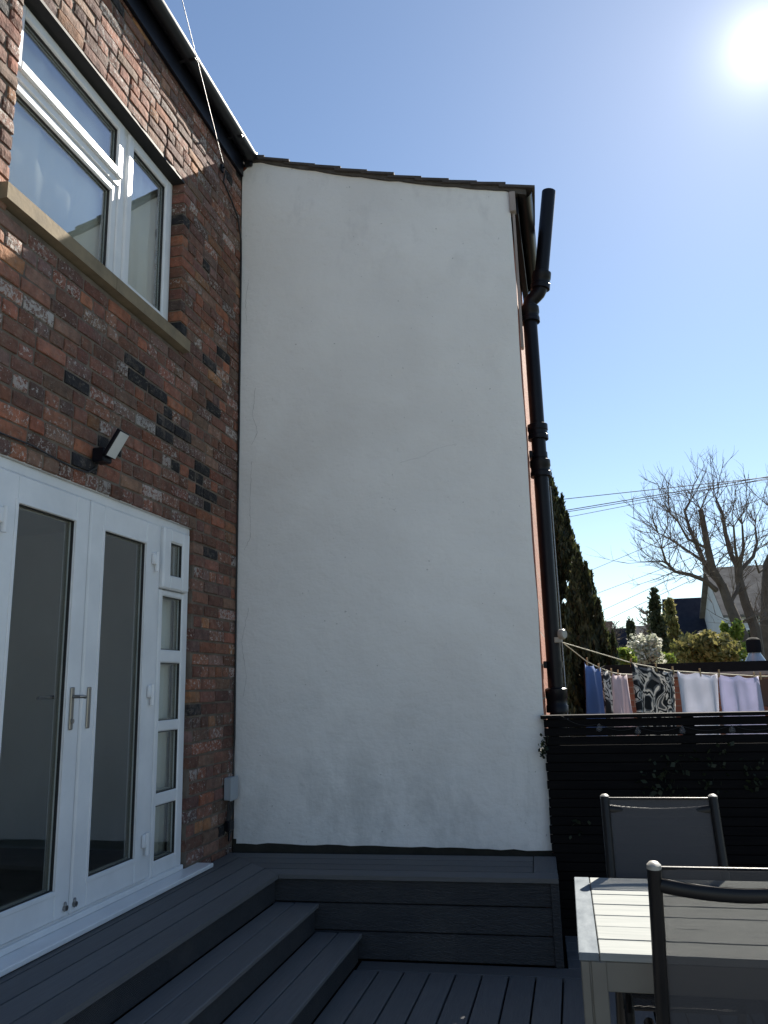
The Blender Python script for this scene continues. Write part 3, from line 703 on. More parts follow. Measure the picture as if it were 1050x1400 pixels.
for row in range(3):
    for k in range(11):
        s0 = 2.335 - .213 * k
        s1 = max(s0 - .265, -.0)
        if s0 < .15: continue
        zc = lambda s: ztop(min(s, 2.146)) - (0 if s < 2.146 else .287 * (s - 2.146))
        jz = rng2.uniform(-.004, .004); jo = rng2.uniform(-.008, .008)
        o0, o1 = -.045 + jo + row * .2, -.045 + jo + row * .2 + .196
        a, b2 = zc(s0) + .048 + jz, zc(s1) + .028 + jz
        th_ = .02
        vv = [W(s0, o0, a - th_), W(s1, o0, b2 - th_), W(s1, o1, b2 - th_), W(s0, o1, a - th_), W(s0, o0, a), W(s1, o0, b2), W(s1, o1, b2), W(s0, o1, a)]
        MB().add(vv, [(0, 1, 2, 3), (7, 6, 5, 4), (4, 5, 1, 0), (5, 6, 2, 1), (6, 7, 3, 2), (7, 4, 0, 3)]).build('roof_tile', 'tile', roof)
# eaves on the side: soffit box, fascia, gutter
MB().box((-.205, 5.47, 4.985), (-.155, 6.98, 5.14), .003).build('fascia', 'blackpl', ext)
gutter(MB(), (-.098, 5.42, 5.135), (-.098, 7.0, 5.128), 1, .055).build('gutter', 'gutterpl', ext, True)
MB(WM).box((2.138, -.03, 4.985), (2.186, .06, 5.150), .004).build('eaves_block', 'timber_pale', ext)
MB(WM).box((SR + .010, .0, 3.9), (SR + .030, .06, 4.984), .004).build('corner_board', 'timber_pale', ext)

# ================================================================== SOIL PIPE
sp_ = thing('soil_pipe', (-.135, 6.05, -0.4), 'tall black soil pipe with collars and offset vent top beside white wall', 'pipe')
px_, py_ = -.138, 6.05; r0 = .056
MB().tube([(px_, py_, -.4), (px_, py_, 4.44)], r0, 20).build('pipe', 'blackpl', sp_, True)
def collar(p0, p1, r):
    p0, p1 = Vector(p0), Vector(p1); d = (p1 - p0); L = d.length; d /= L
    prof = [(0, r0 * .98), (.02, r), (.28, r), (.32, r * .93), (.55, r * .93), (.6, r), (.94, r), (.97, r * .9), (1, r0 * .98)]
    MB().tube([p0 + d * L * a for a, _ in prof], [q for _, q in prof], 20).build('collar', 'blackpl', sp_, True)
for z0, z1 in ((4.36, 4.50), (3.37, 3.50), (3.07, 3.21), (1.30, 1.48)): collar((px_, py_, z0), (px_, py_, z1), .079)
vb = Vector((-.035, py_ - .02, 4.66)); vt = Vector((.088, py_ - .05, 5.48))
MB().tube([(px_, py_, 4.42), (px_, py_, 4.50), (px_ + .012, py_, 4.545), (px_ + .05, py_ - .008, 4.575), (vb.x - .02, vb.y, 4.60), (vb.x - .003, vb.y, 4.63), vb + (vt - vb) * .03], r0, 20).build('bend', 'blackpl', sp_, True)
MB().tube([vb, vt, vt - (vt - vb).normalized() * .004], [r0, r0, r0 - .005], 20).build('vent_pipe', 'blackpl', sp_, True)
collar(vb - (vt - vb).normalized() * .03, vb + (vt - vb).normalized() * .12, .077)
for z in (3.22, 1.62):
    MB().box((-.214, py_ - .075, z), (-.19, py_ + .075, z + .05), .004).tube([(px_, py_, z), (px_, py_, z + .045)], .062, 20).build('bracket', 'blackpl', sp_, True)
MB().tube([(px_ + .07, py_ + .03, 1.0), (px_ + .066, py_ + .03, 3.0)], .004, 8).build('thin_waste_pipe', 'greybox', sp_, True)

# ================================================================== DECK
deck = thing('raised_deck', (-1.8, 3, 0), 'dark grey composite raised deck with two steps in front of the doors', 'deck')
ZU, Z1, Z2 = .455, .302, .150
# timber carcass
cx0 = BX + .012
MB().prism([(cx0, -1.6), (-1.84, -1.6), (-1.84, 4.70), (-1.84, 4.78), W(2.08, -.56, 0)[:2], W(2.08, -.03, 0)[:2], W(.03, -.03, 0)[:2], (cx0, 5.3)], -.38, ZU - .03).build('carcass', 'dark_void', deck)
MB().box((-1.838, -1.6, -.38), (-1.60, 4.68, Z1 - .03)).box((-1.81, -1.6, -.38), (-1.345, 4.66, Z2 - .03)).build('carcass', 'dark_void', deck)
TK = .024; GP = .010
yC = lambda x, off: None
# boards along the brick wall, mitred into the boards along the white wall
xs = [-1.787, -1.931, -2.077, -2.223, -2.345]          # outer edges
offs = [-.640, -.494, -.348, -.202, -.056]
def corner(x, off):     # point on the strip line 'off' at world x
    s = (x - CO[0] + UY * off) / UX
    return (x, CO[1] + UY * s + UX * off)
for i in range(4):
    xa, xb = xs[i], xs[i + 1] + GP
    oa, ob = offs[i], offs[i + 1] - GP
    pa, pb = corner(xa, oa), corner(xb, ob)
    MB().prism([(xa, -1.6), (pa[0], pa[1] - .002), (pb[0], pb[1] - .002), (xb, -1.6)], ZU - TK, ZU).build('deck_board', 'deck_y', deck)
    se = 2.16 if i == 0 else 2.018
    MB().prism([(pa[0] + .002, pa[1]), W(se, oa, 0)[:2], W(se, ob, 0)[:2], (pb[0] + .002, pb[1])], ZU - TK, ZU).build('deck_board', 'deck_x', deck)
MB(WM).box((2.0225, offs[1], ZU - TK), (2.158, offs[4], ZU), .003).build('deck_board', 'deck_y', deck)
# nosing lips and risers along the steps
def ybrd(name, x0, x1, z0, z1, ye, mat, bev=.004): return MB().box((x0, -1.6, z0), (x1, ye, z1), bev).build(name, mat, deck)
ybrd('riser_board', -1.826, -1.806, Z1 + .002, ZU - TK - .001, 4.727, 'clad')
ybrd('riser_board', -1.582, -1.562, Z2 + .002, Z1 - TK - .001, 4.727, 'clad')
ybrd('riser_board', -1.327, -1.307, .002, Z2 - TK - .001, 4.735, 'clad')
ybrd('step_board', -1.804, -1.690, Z1 - TK, Z1, 4.738, 'deck_y'); ybrd('step_board', -1.6835, -1.540, Z1 - TK, Z1, 4.742, 'deck_y')
ybrd('step_board', -1.560, -1.431, Z2 - TK, Z2, 4.742, 'deck_y'); ybrd('step_board', -1.4245, -1.286, Z2 - TK, Z2, 4.75, 'deck_y')
# horizontal cladding below the strip
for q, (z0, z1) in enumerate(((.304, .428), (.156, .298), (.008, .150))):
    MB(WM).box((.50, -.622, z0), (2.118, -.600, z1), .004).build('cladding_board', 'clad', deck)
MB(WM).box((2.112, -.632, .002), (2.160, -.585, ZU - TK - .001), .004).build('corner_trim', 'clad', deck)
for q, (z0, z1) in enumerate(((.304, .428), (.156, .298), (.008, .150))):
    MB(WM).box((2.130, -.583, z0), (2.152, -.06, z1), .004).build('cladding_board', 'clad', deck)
# lower deck
low_ = thing('lower_deck', (0, 3, -.05), 'dark grey composite lower deck with narrow grooves between boards', 'deck')
MB().box((-1.34, -1.6, -.40), (3.2, 5.3, -.028)).build('carcass', 'dark_void', low_)
pitch = .1413; xg0 = -1.163
k0 = -1
for k in range(-1, 30):
    a = xg0 + pitch * k + GP / 2; b2 = a + pitch - GP
    if k == -1: a = -1.303
    ya = CO[1] + UY * ((a + b2) / 2 - CO[0]) / UX - .775
    MB().box((a, -1.6, -TK), (b2, ya, 0), .003).build('deck_board', 'deck_y', low_)
for s0, s1 in ((1.03, 3.6), (3.605, 5.5)):
    MB(WM).box((s0, -.768, -TK), (s1, -.625, 0), .003).build('deck_board', 'deck_x', low_)
for q in range(4):
    MB(WM).box((2.18, -.62 + q * .146, -TK), (5.5, -.62 + q * .146 + .1415, 0), .003).build('deck_board', 'deck_x', low_)

# ================================================================== FENCE
fen = thing('slatted_fence', W(3.5, -.02, -.4), 'black stained timber fence of thin horizontal slats joined to white wall', 'fence')
FS0, FS1 = 2.135, 6.2; zt0 = 1.31
MB(WM).box((FS0 - .015, -.075, zt0 - .022), (FS1, .045, zt0), .003).build('capping', 'fence', fen)
z = zt0 - .026; q = 0
while z > -.38:
    hgt = .05
    MB(WM).box((FS0 + rng2.uniform(-.004, .006), -.055, z - hgt), (FS1, -.037, z), .002).build('slat', 'fence', fen)
    z -= hgt + .0040; q += 1
for s in (FS0 + .03, 3.0, 3.9, 4.8, 5.7):
    MB(WM).box((s, -.034, -.4), (s + .07, .032, zt0 - .024), .003).build('post', 'fence', fen)
# unseen boards added on the far face to block light in the lower gaps
zb = zt0 - .17
while zb > -.3:
    MB(WM).box((FS0 + .01, .034, zb - .095), (FS1, .05, zb), .002).build('gap_block_board', 'fence', fen); zb -= .097

# string of globe bulbs along the fence
sg = thing('string_lights', W(3.0, -.08, 1.2), 'string of small round bulbs hung along top of black fence', 'string lights')
def at_px(x, y, off):   # point on a plane parallel to the white wall
    d = Vector(r_) * ((x - 525) / 1080) + Vector(d_) * ((y - 700) / 1080) + Vector(f_)
    n = Vector((-UY, UX, 0)); k = (n.dot(Vector((*CO, 0))) + off) / n.dot(d); p = d * k
    return Vector((p.x, p.y, p.z + EYE))
bp_ = [at_px(x, y, -.085) for x, y in ((819, 996), (872, 1000), (933, 999), (1001, 998), (1066, 998))]
wp_ = []
first = at_px(768, 985, -.085)
for a, b2 in zip([first] + bp_[:-1], bp_):
    for i in range(6):
        q = i / 6; p = a.lerp(b2, q); wp_.append(p + Vector((0, 0, .028 - .03 * math.sin(q * math.pi))))
MB().tube(wp_, .0012, 5).build('wire', 'cable', sg)
m, t, b = newmat('bulb_glass'); MT['bulb'] = m
b.inputs['Base Color'].default_value = (.3, .3, .32, 1); b.inputs['Roughness'].default_value = .15; b.inputs['Alpha'].default_value = .14
for p in bp_:
    prof = [(.030, .006), (.022, .010), (.016, .011), (.010, .017), (0, .021), (-.012, .017), (-.019, .008), (-.021, .001)]
    MB().tube([p + Vector((0, 0, a)) for a, _ in prof], [r for _, r in prof], 12).build('bulb', 'bulb', sg, True)

# ================================================================== TABLE AND CHAIRS
TA = R(0.8); TM = Matrix.Translation((-.048, 2.622, 0)) @ Matrix.Rotation(TA, 4, 'Z')
tab = thing('garden_table', (.7, 3.1, 0), 'pale slatted garden table with taupe metal frame between two chairs', 'table')
TL, TD, TZ = 1.52, .938, .745
MB(TM).box((0, 0, TZ - .022), (.058, TD, TZ), .002).build('end_board', 'table_end', tab)
MB(TM).box((TL - .058, 0, TZ - .022), (TL, TD, TZ), .002).build('end_board', 'table_end', tab)
e = [0, .134, .270, .400, .538, .672, .808, TD]
for a, b2 in zip(e[:-1], e[1:]):
    MB(TM).box((.0615, a + .003, TZ - .022), (TL - .0615, b2 - .003, TZ + rng2.uniform(-.001, .0008)), .002).build('slat', 'table_top', tab)
MB(TM).box((.012, .006, TZ - .105), (TL - .012, .03, TZ - .0225), .003).box((.012, TD - .03, TZ - .105), (TL - .012, TD - .006, TZ - .0225), .003).box((.006, .031, TZ - .105), (.03, TD - .031, TZ - .0225), .003).box((TL - .03, .031, TZ - .105), (TL - .006, TD - .031, TZ - .0225), .003).build('apron', 'table_frame', tab)
for x in (.004, TL - .078):
    for y in (.002, TD - .042):
        MB(TM).box((x, y, .003), (x + .026, y + .04, TZ - .0225), .003).box((x + .029, y - .001, .003), (x + .074, y + .041, TZ - .0222), .003).build('leg', 'table_frame', tab)

def make_chair():
    c = thing('garden_chair', (0, 0, 0), 'x', 'chair', 'black mesh garden chairs at the table')
    hw = .22
    P = lambda sx: [(sx * hw, -.245, 1.035), (sx * hw, -.215, .92), (sx * (hw + .002), -.16, .70), (sx * (hw + .004), -.105, .47)]
    for sx in (-1, 1):
        MB().tube(P(sx) + [(sx * (hw + .006), -.13, .38), (sx * (hw + .012), -.24, .004)], [.019, .019, .019, .019, .018, .017], 12, squash=1.25).build('back_post', 'chair_metal', c, True)
        MB().tube([(sx * hw, -.2452, 1.030), (sx * hw, -.2456, 1.040), (sx * hw, -.2460, 1.047), (sx * hw, -.2461, 1.049)], [.0195, .019, .012, .004], 12, squash=1.2).build('end_cap', 'cap', c, True)
        MB().tube([(sx * (hw + .004), -.11, .455), (sx * (hw + .004), .10, .435), (sx * (hw + .004), .32, .445), (sx * (hw + .004), .352, .42), (sx * (hw + .01), .345, .004)], .0165, 10).build('front_leg', 'chair_metal', c, True)
    MB().tube([(hw * .97 * q / 10, -.236 - .026 * (1 - (q / 10) ** 2), .988 - .017 * (1 - (q / 10) ** 2)) for q in range(-10, 11)], .0135, 12, squash=1.4).build('back_rail', 'chair_metal', c, True)
    MB().tube([(-hw, .20, .425), (0, .20, .405), (hw, .20, .425)], .012, 8).tube([(-hw, -.16, .25), (hw, -.16, .25)], .010, 8).build('stretcher', 'chair_metal', c, True)
    mb = MB(); v = []; f = []
    prof = [(-.240, 1.03), (-.232, .99), (-.212, .92), (-.185, .80), (-.155, .68), (-.125, .56), (-.095, .485), (-.05, .455), (.05, .437), (.18, .430), (.30, .438), (.335, .43)]
    nx = 8
    for (y, z) in prof:
        for i in range(nx + 1):
            q = i / nx * 2 - 1; sag = (1 - q * q) * .012
            v.append((q * (hw - .004), y - sag * (z > .5), z - sag * (z <= .5)))
    for j in range(len(prof) - 1):
        for i in range(nx): f.append((j * (nx + 1) + i, j * (nx + 1) + i + 1, (j + 1) * (nx + 1) + i + 1, (j + 1) * (nx + 1) + i))
    mb.add(v, f).build('sling_seat', 'mesh', c, True)
    MB().tube([(-hw + .01, -.241, 1.031), (hw - .01, -.241, 1.031)], .005, 8).build('top_hem', 'chair_metal', c, True)
    return c
ch = make_chair(); ch2 = copy_tree(ch)
ch.location = (.385, 2.645, 0); ch.rotation_euler.z = R(1.5); ch['label'] = 'black mesh garden chair with its back rail in front of the table edge'
ch2.location = (.315, 3.47, 0); ch2.rotation_euler.z = R(181.5); ch2['label'] = 'black mesh garden chair between the table and the black fence'

# ================================================================== SMALL THINGS ON THE WALLS
wl = thing('wall_light', (BX, 3.50, 2.74), 'small black floodlight with pale face fixed above the french doors', 'lamp')
MB().box((BX + .004, 3.49, 2.70), (BX + .075, 3.57, 2.775), .006).build('base', 'blackpl', wl)
HM = Matrix.Translation((BX + .085, 3.525, 2.735)) @ Matrix.Rotation(R(32), 4, 'Y')
MB(HM).box((-.013, -.045, -.01), (.011, .045, .145), .004).build('head', 'blackpl', wl)
MB(HM).box((.0113, -.040, -.004), (.0145, .040, .138), .001).build('lens', 'lamp_face', wl)
jb = thing('junction_box', (BX, 5.26, .85), 'grey plastic junction box with loose wires in the wall corner', 'junction box')
MB().box((BX + .004, 5.185, .80), (BX + .05, 5.300, .945), .006).build('box', 'greybox', jb)
MB().box((BX + .0505, 5.181, .796), (BX + .058, 5.304, .949), .004).build('lid', 'greybox', jb)
for i in range(4):
    y = 5.20 + .028 * i
    MB().tube([(BX + .035, y, .80), (BX + .03, y + .004, .74), (BX + .022, y - .01 * (i - 1), .68), (BX + .02, 5.225 + .01 * i, .62), (BX + .02, 5.24, .575 - .012 * i), (BX + .024, 5.265 + .01 * i, .63)], .0055, 6).build('wire', 'cable', jb, True)
MB().box((BX + .006, 5.20, .60), (BX + .045, 5.28, .665), .008).build('connector', 'blackpl', jb)
tag(MB().tube([(BX + .012, 5.02, 5.46), (BX + .01, 4.985, 5.337), (BX + .01, 5.15, 5.27), (BX + .01, 5.266, 5.20), (BX + .012, 5.325, 5.05), (BX + .012, 5.333, 4.87), (BX + .014, 5.334, 3.5), (BX + .012, 5.331, 2.2), (BX + .013, 5.333, 1.2), (BX + .02, 5.30, .956)], .006, 6).build('wall_cable', 'cable', None, True), 'black cable running down the corner between brick and white wall', 'cable')
tag(MB().tube([(BX + .008, 2.3, 2.655), (BX + .009, 2.82, 2.643), (BX + .008, 3.024, 2.649), (BX + .009, 3.2, 2.632), (BX + .008, 3.34, 2.626), (BX + .01, 3.46, 2.632), (BX + .012, 3.53, 2.68), (BX + .02, 3.53, 2.704)], .0045, 6).build('lamp_cable', 'cable', None, True), 'thin dark cable along the bricks to the floodlight', 'cable')
p0 = Vector((BX + .03, 4.95, 5.435)); p1 = Vector((-2.155, 3.912, 5.906)); e_ = p0 + (p1 - p0) * 9
wpts = [p0 + (p1 - p0) * (9 * (i / 24)) + Vector((0, 0, 0)) for i in range(25)]
dw = MB().tube(wpts, .0026, 6).build('drop_wire', 'cable_grey', None, True); tag(dw, 'pale overhead wire slanting up from the brick wall past the gutter', 'cable')
tag(MB().box((BX + .004, 4.93, 5.40), (BX + .02, 4.97, 5.46), .003).tube([(BX + .015, 4.95, 5.435), (BX + .036, 4.95, 5.435)], .006, 8).build('wire_bracket', 'blackpl', None), 'small black wire hook under the house gutter', 'bracket')

# ================================================================== WASHING LINES
hook = Vector((-.065, 6.0, 1.80))
# white disc on the pipe that carries the lines
ds = thing('line_reel', (-.06, 6.02, 1.85), 'round pale washing line reel fixed beside the soil pipe', 'reel')
MB().tube([(-.078, 6.0, 1.86), (-.055, 5.985, 1.86), (-.045, 5.978, 1.86)], [.036, .038, .03], 20).build('drum', 'cap', ds, True)
MB().box((-.125, 5.99, 1.80), (-.07, 6.02, 1.84), .004).build('mount', 'cap', ds)
LB = [hook, Vector((.46, 6.63, 1.645)), Vector((.798, 6.953, 1.580)), Vector((1.213, 7.35, 1.548)), Vector((1.57, 7.694, 1.520)), Vector((1.95, 8.06, 1.51)), Vector((3.4, 9.4, 1.75))]
LA = [hook, Vector((.112, 6.80, 1.672)), Vector((.222, 7.18, 1.625)), Vector((.34, 7.59, 1.585)), Vector((.436, 7.92, 1.572)), Vector((.75, 9.0, 1.56)), Vector((1.04, 9.95, 1.60))]
tag(MB().tube(LB, .004, 6).build('washing_line', 'rope', None, True), 'pale washing line carrying the leaf print sheet and white pillowcases', 'washing line')
tag(MB().tube(LA, .004, 6).build('washing_line', 'rope', None, True), 'pale washing line carrying the blue cloth, running behind the leaf print sheet', 'washing line')
def hang(p, q, drop, mat, name, label, cat, seed, taper=0.0):
    rr = random.Random(seed); p, q = Vector(p), Vector(q)
    n, mrows = 18, 14; d = (q - p); side = Vector((-d.y, d.x, 0)).normalized()
    ph = [rr.uniform(0, 6) for _ in range(4)]; v = []; f = []
    for j in range(mrows + 1):
        t_ = j / mrows
        for i in range(n + 1):
            a = i / n
            a2 = .5 + (a - .5) * (1 - taper * t_)
            w = (.012 + .03 * t_) * (math.sin(a * 9 + ph[0] + t_) + .5 * math.sin(a * 17 + ph[1] - t_ * 2))
            pt = p.lerp(q, a2) + side * w + Vector((0, 0, -.022 * abs(math.sin(a * 2 * math.pi)) - drop * t_ + .012 * t_ * math.sin(a * 7 + ph[2])))
            v.append(pt)
    for j in range(mrows):
        for i in range(n): f.append((j * (n + 1) + i, j * (n + 1) + i + 1, (j + 1) * (n + 1) + i + 1, (j + 1) * (n + 1) + i))
    o = MB().add(v, f).build(name, mat, None, True); tag(o, label, cat, 'washing on the lines')
    s_ = o.modifiers.new('thickness', 'SOLIDIFY'); s_.thickness = .003
def on(L, a, b2, t_): return L[a].lerp(L[b2], t_)
hang(LA[1] + Vector((-.02, -.07, .0)), LA[2] + Vector((-.005, -.02, 0)), .62, 'c_blue', 'hanging_cloth', 'blue cloth pegged on the washing line near the soil pipe', 'cloth', 1, .0)
hang(LA[2] + Vector((.004, .02, 0)), LA[3] + Vector((-.01, -.03, 0)), .70, 'c_print', 'hanging_cloth', 'black and white leaf print cloth hanging next to the blue one', 'cloth', 2)
hang(LA[3] + Vector((.0, .0, 0)), LA[4] + Vector((.05, .17, -.004)), .66, 'c_pink', 'hanging_shirt', 'pale pink shirt hanging between the two leaf print cloths', 'shirt', 3)
hang(on(LB, 0, 1, .94), LB[2] + Vector((-.004, -.004, 0)), .75, 'c_print', 'hanging_sheet', 'wide black and white leaf print sheet on the washing line', 'sheet', 5)
hang(LB[2] + Vector((.006, .006, 0)), on(LB, 2, 3, .95), .70, 'c_white', 'hanging_pillowcase', 'white pillowcase pegged beside the leaf print sheet', 'pillowcase', 6)
hang(on(LB, 2, 3, .985), on(LB, 3, 4, .98), .68, 'c_lilac', 'hanging_pillowcase', 'lilac white pillowcase pegged between white pillowcase and brown cloth', 'pillowcase', 7)
hang(on(LB, 3, 4, .995), on(LB, 4, 5, .98), .26, 'c_brown', 'hanging_cloth', 'short brown cloth hanging beyond the lilac white pillowcase', 'cloth', 8)
pg = MB().box((-.005, -.006, -.035), (.005, -.001, .03), .001).box((-.005, .001, -.035), (.005, .006, .03), .001)
pegs = [on(LA, 1, 2, .0), on(LA, 1, 2, .9), on(LA, 2, 3, .9), on(LA, 3, 4, .6), on(LB, 0, 1, .97), on(LB, 1, 2, .55), on(LB, 1, 2, .97), on(LB, 2, 3, .55), on(LB, 2, 3, .97), on(LB, 3, 4, .93), on(LB, 4, 5, .1)]
PL = ['the near edge of the blue cloth', 'the far edge of the blue cloth', 'the leaf print cloth next to the blue cloth', 'the pale pink shirt', 'the pipe side corner of the leaf print sheet', 'the middle of the leaf print sheet', 'the join of leaf print sheet and white pillowcase', 'the middle of the white pillowcase', 'the join of the white and the lilac white pillowcase', 'the lilac white pillowcase beside the brown cloth', 'the short brown cloth']
pk = None
for i, p in enumerate(pegs):
    if pk is None: pk = pg.build('clothes_peg', 'peg', None); o = pk
    else: o = pk.copy(); C.objects.link(o)
    o.location = p + Vector((0, 0, .005)); o.rotation_euler = (rng2.uniform(-.1, .1), rng2.uniform(-.1, .1), .7)
    tag(o, 'small wooden clothes peg holding ' + PL[i], 'peg', 'pegs on the washing lines')

# ================================================================== PLANTS
def leaf_quads(pts, size, rr, aspect=1.8, up=0.0, outw=None):
    V = []; F = []
    for i, p in enumerate(pts):
        d = Vector((rr.gauss(0, 1), rr.gauss(0, 1), rr.gauss(0, 1) + up)).normalized()
        if outw is not None: d = (d + Vector(outw[i]) * .8).normalized()
        e1 = d.orthogonal().normalized(); w = rr.uniform(0, 6.28); e1 = (e1 * math.cos(w) + d.cross(e1) * math.sin(w))
        s = size * rr.uniform(.6, 1.35); L = d * s * aspect * .5; B = e1 * s * .5
        o = len(V); V += [p - L, p + B * .9 - L * .1, p + L, p - B * .9 + L * .1]; F.append((o, o + 1, o + 2, o + 3))
    return V, F
def conifer(name, x, y, zt, rad, n, seed, label, brown=False):
    rr = random.Random(seed); zb = -.42; H = zt - zb
    t_ = thing(name, (x, y, zb), label, 'tree', 'dark columnar conifers behind the soil pipe')
    MB().tube([(x, y, zb), (x, y, zb + H * .5), (x + .02, y, zt - .3)], [.09, .06, .015], 8).build('trunk', 'bark', t_, True)
    plumes = []
    for _ in range(170):
        h = rr.random() ** .8; a = rr.uniform(0, 6.28)
        rr_ = rad * (1 - max(0, (h - .35) / .65) ** 1.7) * rr.uniform(.45, 1.12)
        plumes.append((x + math.cos(a) * rr_, y + math.sin(a) * rr_, zb + H * h * .93, rr.uniform(.4, 1.0) * (1.1 - .4 * h), a))
    pts = []; out = []
    for _ in range(n):
        P = plumes[rr.randrange(len(plumes))]; q = rr.random(); w = rr.uniform(0, 6.28)
        rr_ = .125 * (1 - q) ** .9 * rr.uniform(.2, 1)
        pz = P[2] + (q - .35) * P[3]
        if pz > zt: continue
        pts.append(Vector((P[0] + math.cos(w) * rr_, P[1] + math.sin(w) * rr_, pz))); out.append((math.cos(P[4]) * .5, math.sin(P[4]) * .5, 1.6))
    V, F = leaf_quads(pts, .05, rr, 2.4, 1.0, out)
    MB().add(V, F).build('crown', 'yew', t_)
conifer('conifer_tree', -.16, 13.3, 4.98, .74, 52000, 1, 'taller dark columnar conifer right behind the soil pipe')
conifer('conifer_tree', .19, 12.3, 3.42, .46, 34000, 2, 'shorter dark columnar conifer standing right of the taller one')

def shrub(name, cx, cy, z0, z1, rx, ry, n, size, mat, seed, label, cat='shrub', lump=9, up=.3, group=None, cone=False):
    rr = random.Random(seed); t_ = thing(name, (cx, cy, -.42), label, cat, group)
    H = z1 - z0; lumps = []
    for _ in range(lump):
        a = rr.uniform(0, 6.28); q = rr.random() ** .5
        hh = rr.uniform(.08, .97) if cone else rr.uniform(.12, .85)
        ww = (1.05 - hh) if cone else math.sqrt(max(.1, 1 - (hh - .3) ** 2 * 1.6)) * .75
        lumps.append((cx + math.cos(a) * rx * q * ww, cy + math.sin(a) * ry * q * ww, z0 + H * hh, rr.uniform(.08, .3) if cone else rr.uniform(.12, .36)))
    pts = []
    for _ in range(n):
        L = lumps[rr.randrange(lump)]; d = Vector((rr.gauss(0, 1), rr.gauss(0, 1), rr.gauss(0, 1))).normalized() * (rr.random() ** .4)
        p = Vector((L[0] + d.x * rx * L[3] * 1.4, L[1] + d.y * ry * L[3] * 1.4, L[2] + d.z * H * L[3]))
        if p.z < z1 + .1: pts.append(p)
    V, F = leaf_quads(pts, size, rr, 1.6, up)
    MB().add(V, F).build('foliage', mat, t_)
    mb = MB()
    for L in lumps: mb.tube([(cx, cy, -.42), (cx + (L[0] - cx) * .4, cy + (L[1] - cy) * .4, (z0 + L[2]) / 2 - .1), (L[0], L[1], L[2])], [.03, .02, .008], 5)
    mb.build('stem', 'twig', t_)
def px_at(x, y, depth):
    d = Vector(r_) * ((x - 525) / 1080) + Vector(d_) * ((y - 700) / 1080) + Vector(f_)
    d *= depth / d.y; return Vector((d.x, d.y, d.z + EYE))
def shrub_px(name, x0, x1, ytop, ybot, depth, *a, **k):
    A = px_at(x0, ybot, depth); B = px_at(x1, ytop, depth)
    shrub(name, (A.x + B.x) / 2, depth, A.z, B.z, (B.x - A.x) / 2, (B.x - A.x) / 2, *a, **k)
shrub_px('hedge_shrub', 826, 872, 888, 915, 14.5, 2600, .055, 'lime', 21, 'bright green shrub beside the shorter conifer', lump=34)
shrub_px('blossom_shrub', 858, 910, 868, 914, 15.5, 1500, .05, 'blossom', 22, 'pale blossoming shrub behind the black flat roof', lump=26)
shrub_px('olive_shrub', 922, 1008, 862, 914, 17, 5200, .075, 'olive', 23, 'wide yellow green shrub in front of the bare tree', lump=34)
shrub_px('evergreen_shrub', 896, 928, 894, 916, 16, 1300, .06, 'lime', 24, 'low green shrub between blossom and yellow green shrub', lump=14)
shrub_px('evergreen_shrub', 986, 1022, 842, 912, 20, 2600, .08, 'lime', 25, 'green shrub at the foot of the bare tree', lump=14)
shrub_px('evergreen_tree', 886, 910, 808, 900, 24, 2300, .09, 'ever', 26, 'slim dark evergreen in front of the slate roof', 'tree', lump=40, up=1.0, cone=True)
shrub_px('evergreen_tree', 906, 932, 822, 905, 25, 1900, .10, 'olive', 27, 'slim brownish evergreen beside the dark slate roof', 'tree', lump=36, up=.8, cone=True)
shrub_px('evergreen_tree', 856, 871, 838, 900, 56, 1500, .16, 'ever', 28, 'small dark pointed conifer by the distant grey gable', 'tree', lump=26, up=1.0, cone=True)
shrub_px('distant_tree', 1022, 1075, 850, 905, 30, 1800, .11, 'ever', 29, 'dark shrubbery beneath the white gabled house', lump=14)
# leaf tuft at the wall end and climber leaves on the fence
def tuft(name, pts, size, mat, seed, label):
    rr = random.Random(seed); V, F = leaf_quads(pts, size, rr, 1.3)
    c = pts[0]; t_ = thing(name, tuple(c), label, 'plant'); MB().add(V, F).build('leaves', mat, t_)
rr = random.Random(3)
tuft('wall_fern', [at_px(743 + rr.gauss(0, 3), 1020 + rr.uniform(-16, 16), -.075 - rr.random() * .04) for _ in range(60)], .022, 'ivy', 31, 'small green weed growing where fence meets white wall')
cl = []
for cx_, cy_, n in ((905, 1055, 26), (890, 1075, 18), (925, 1080, 22), (985, 1035, 18), (975, 1075, 16), (1035, 1060, 22), (940, 1050, 8), (790, 1135, 7)):
    for _ in range(n): cl.append(at_px(cx_ + rr.gauss(0, 12), cy_ + rr.gauss(0, 11), -.068 - rr.random() * .05))
tuft('climbing_plant', cl, .028, 'ivy', 32, 'sparse climbing leaves on the black fence behind the chair')

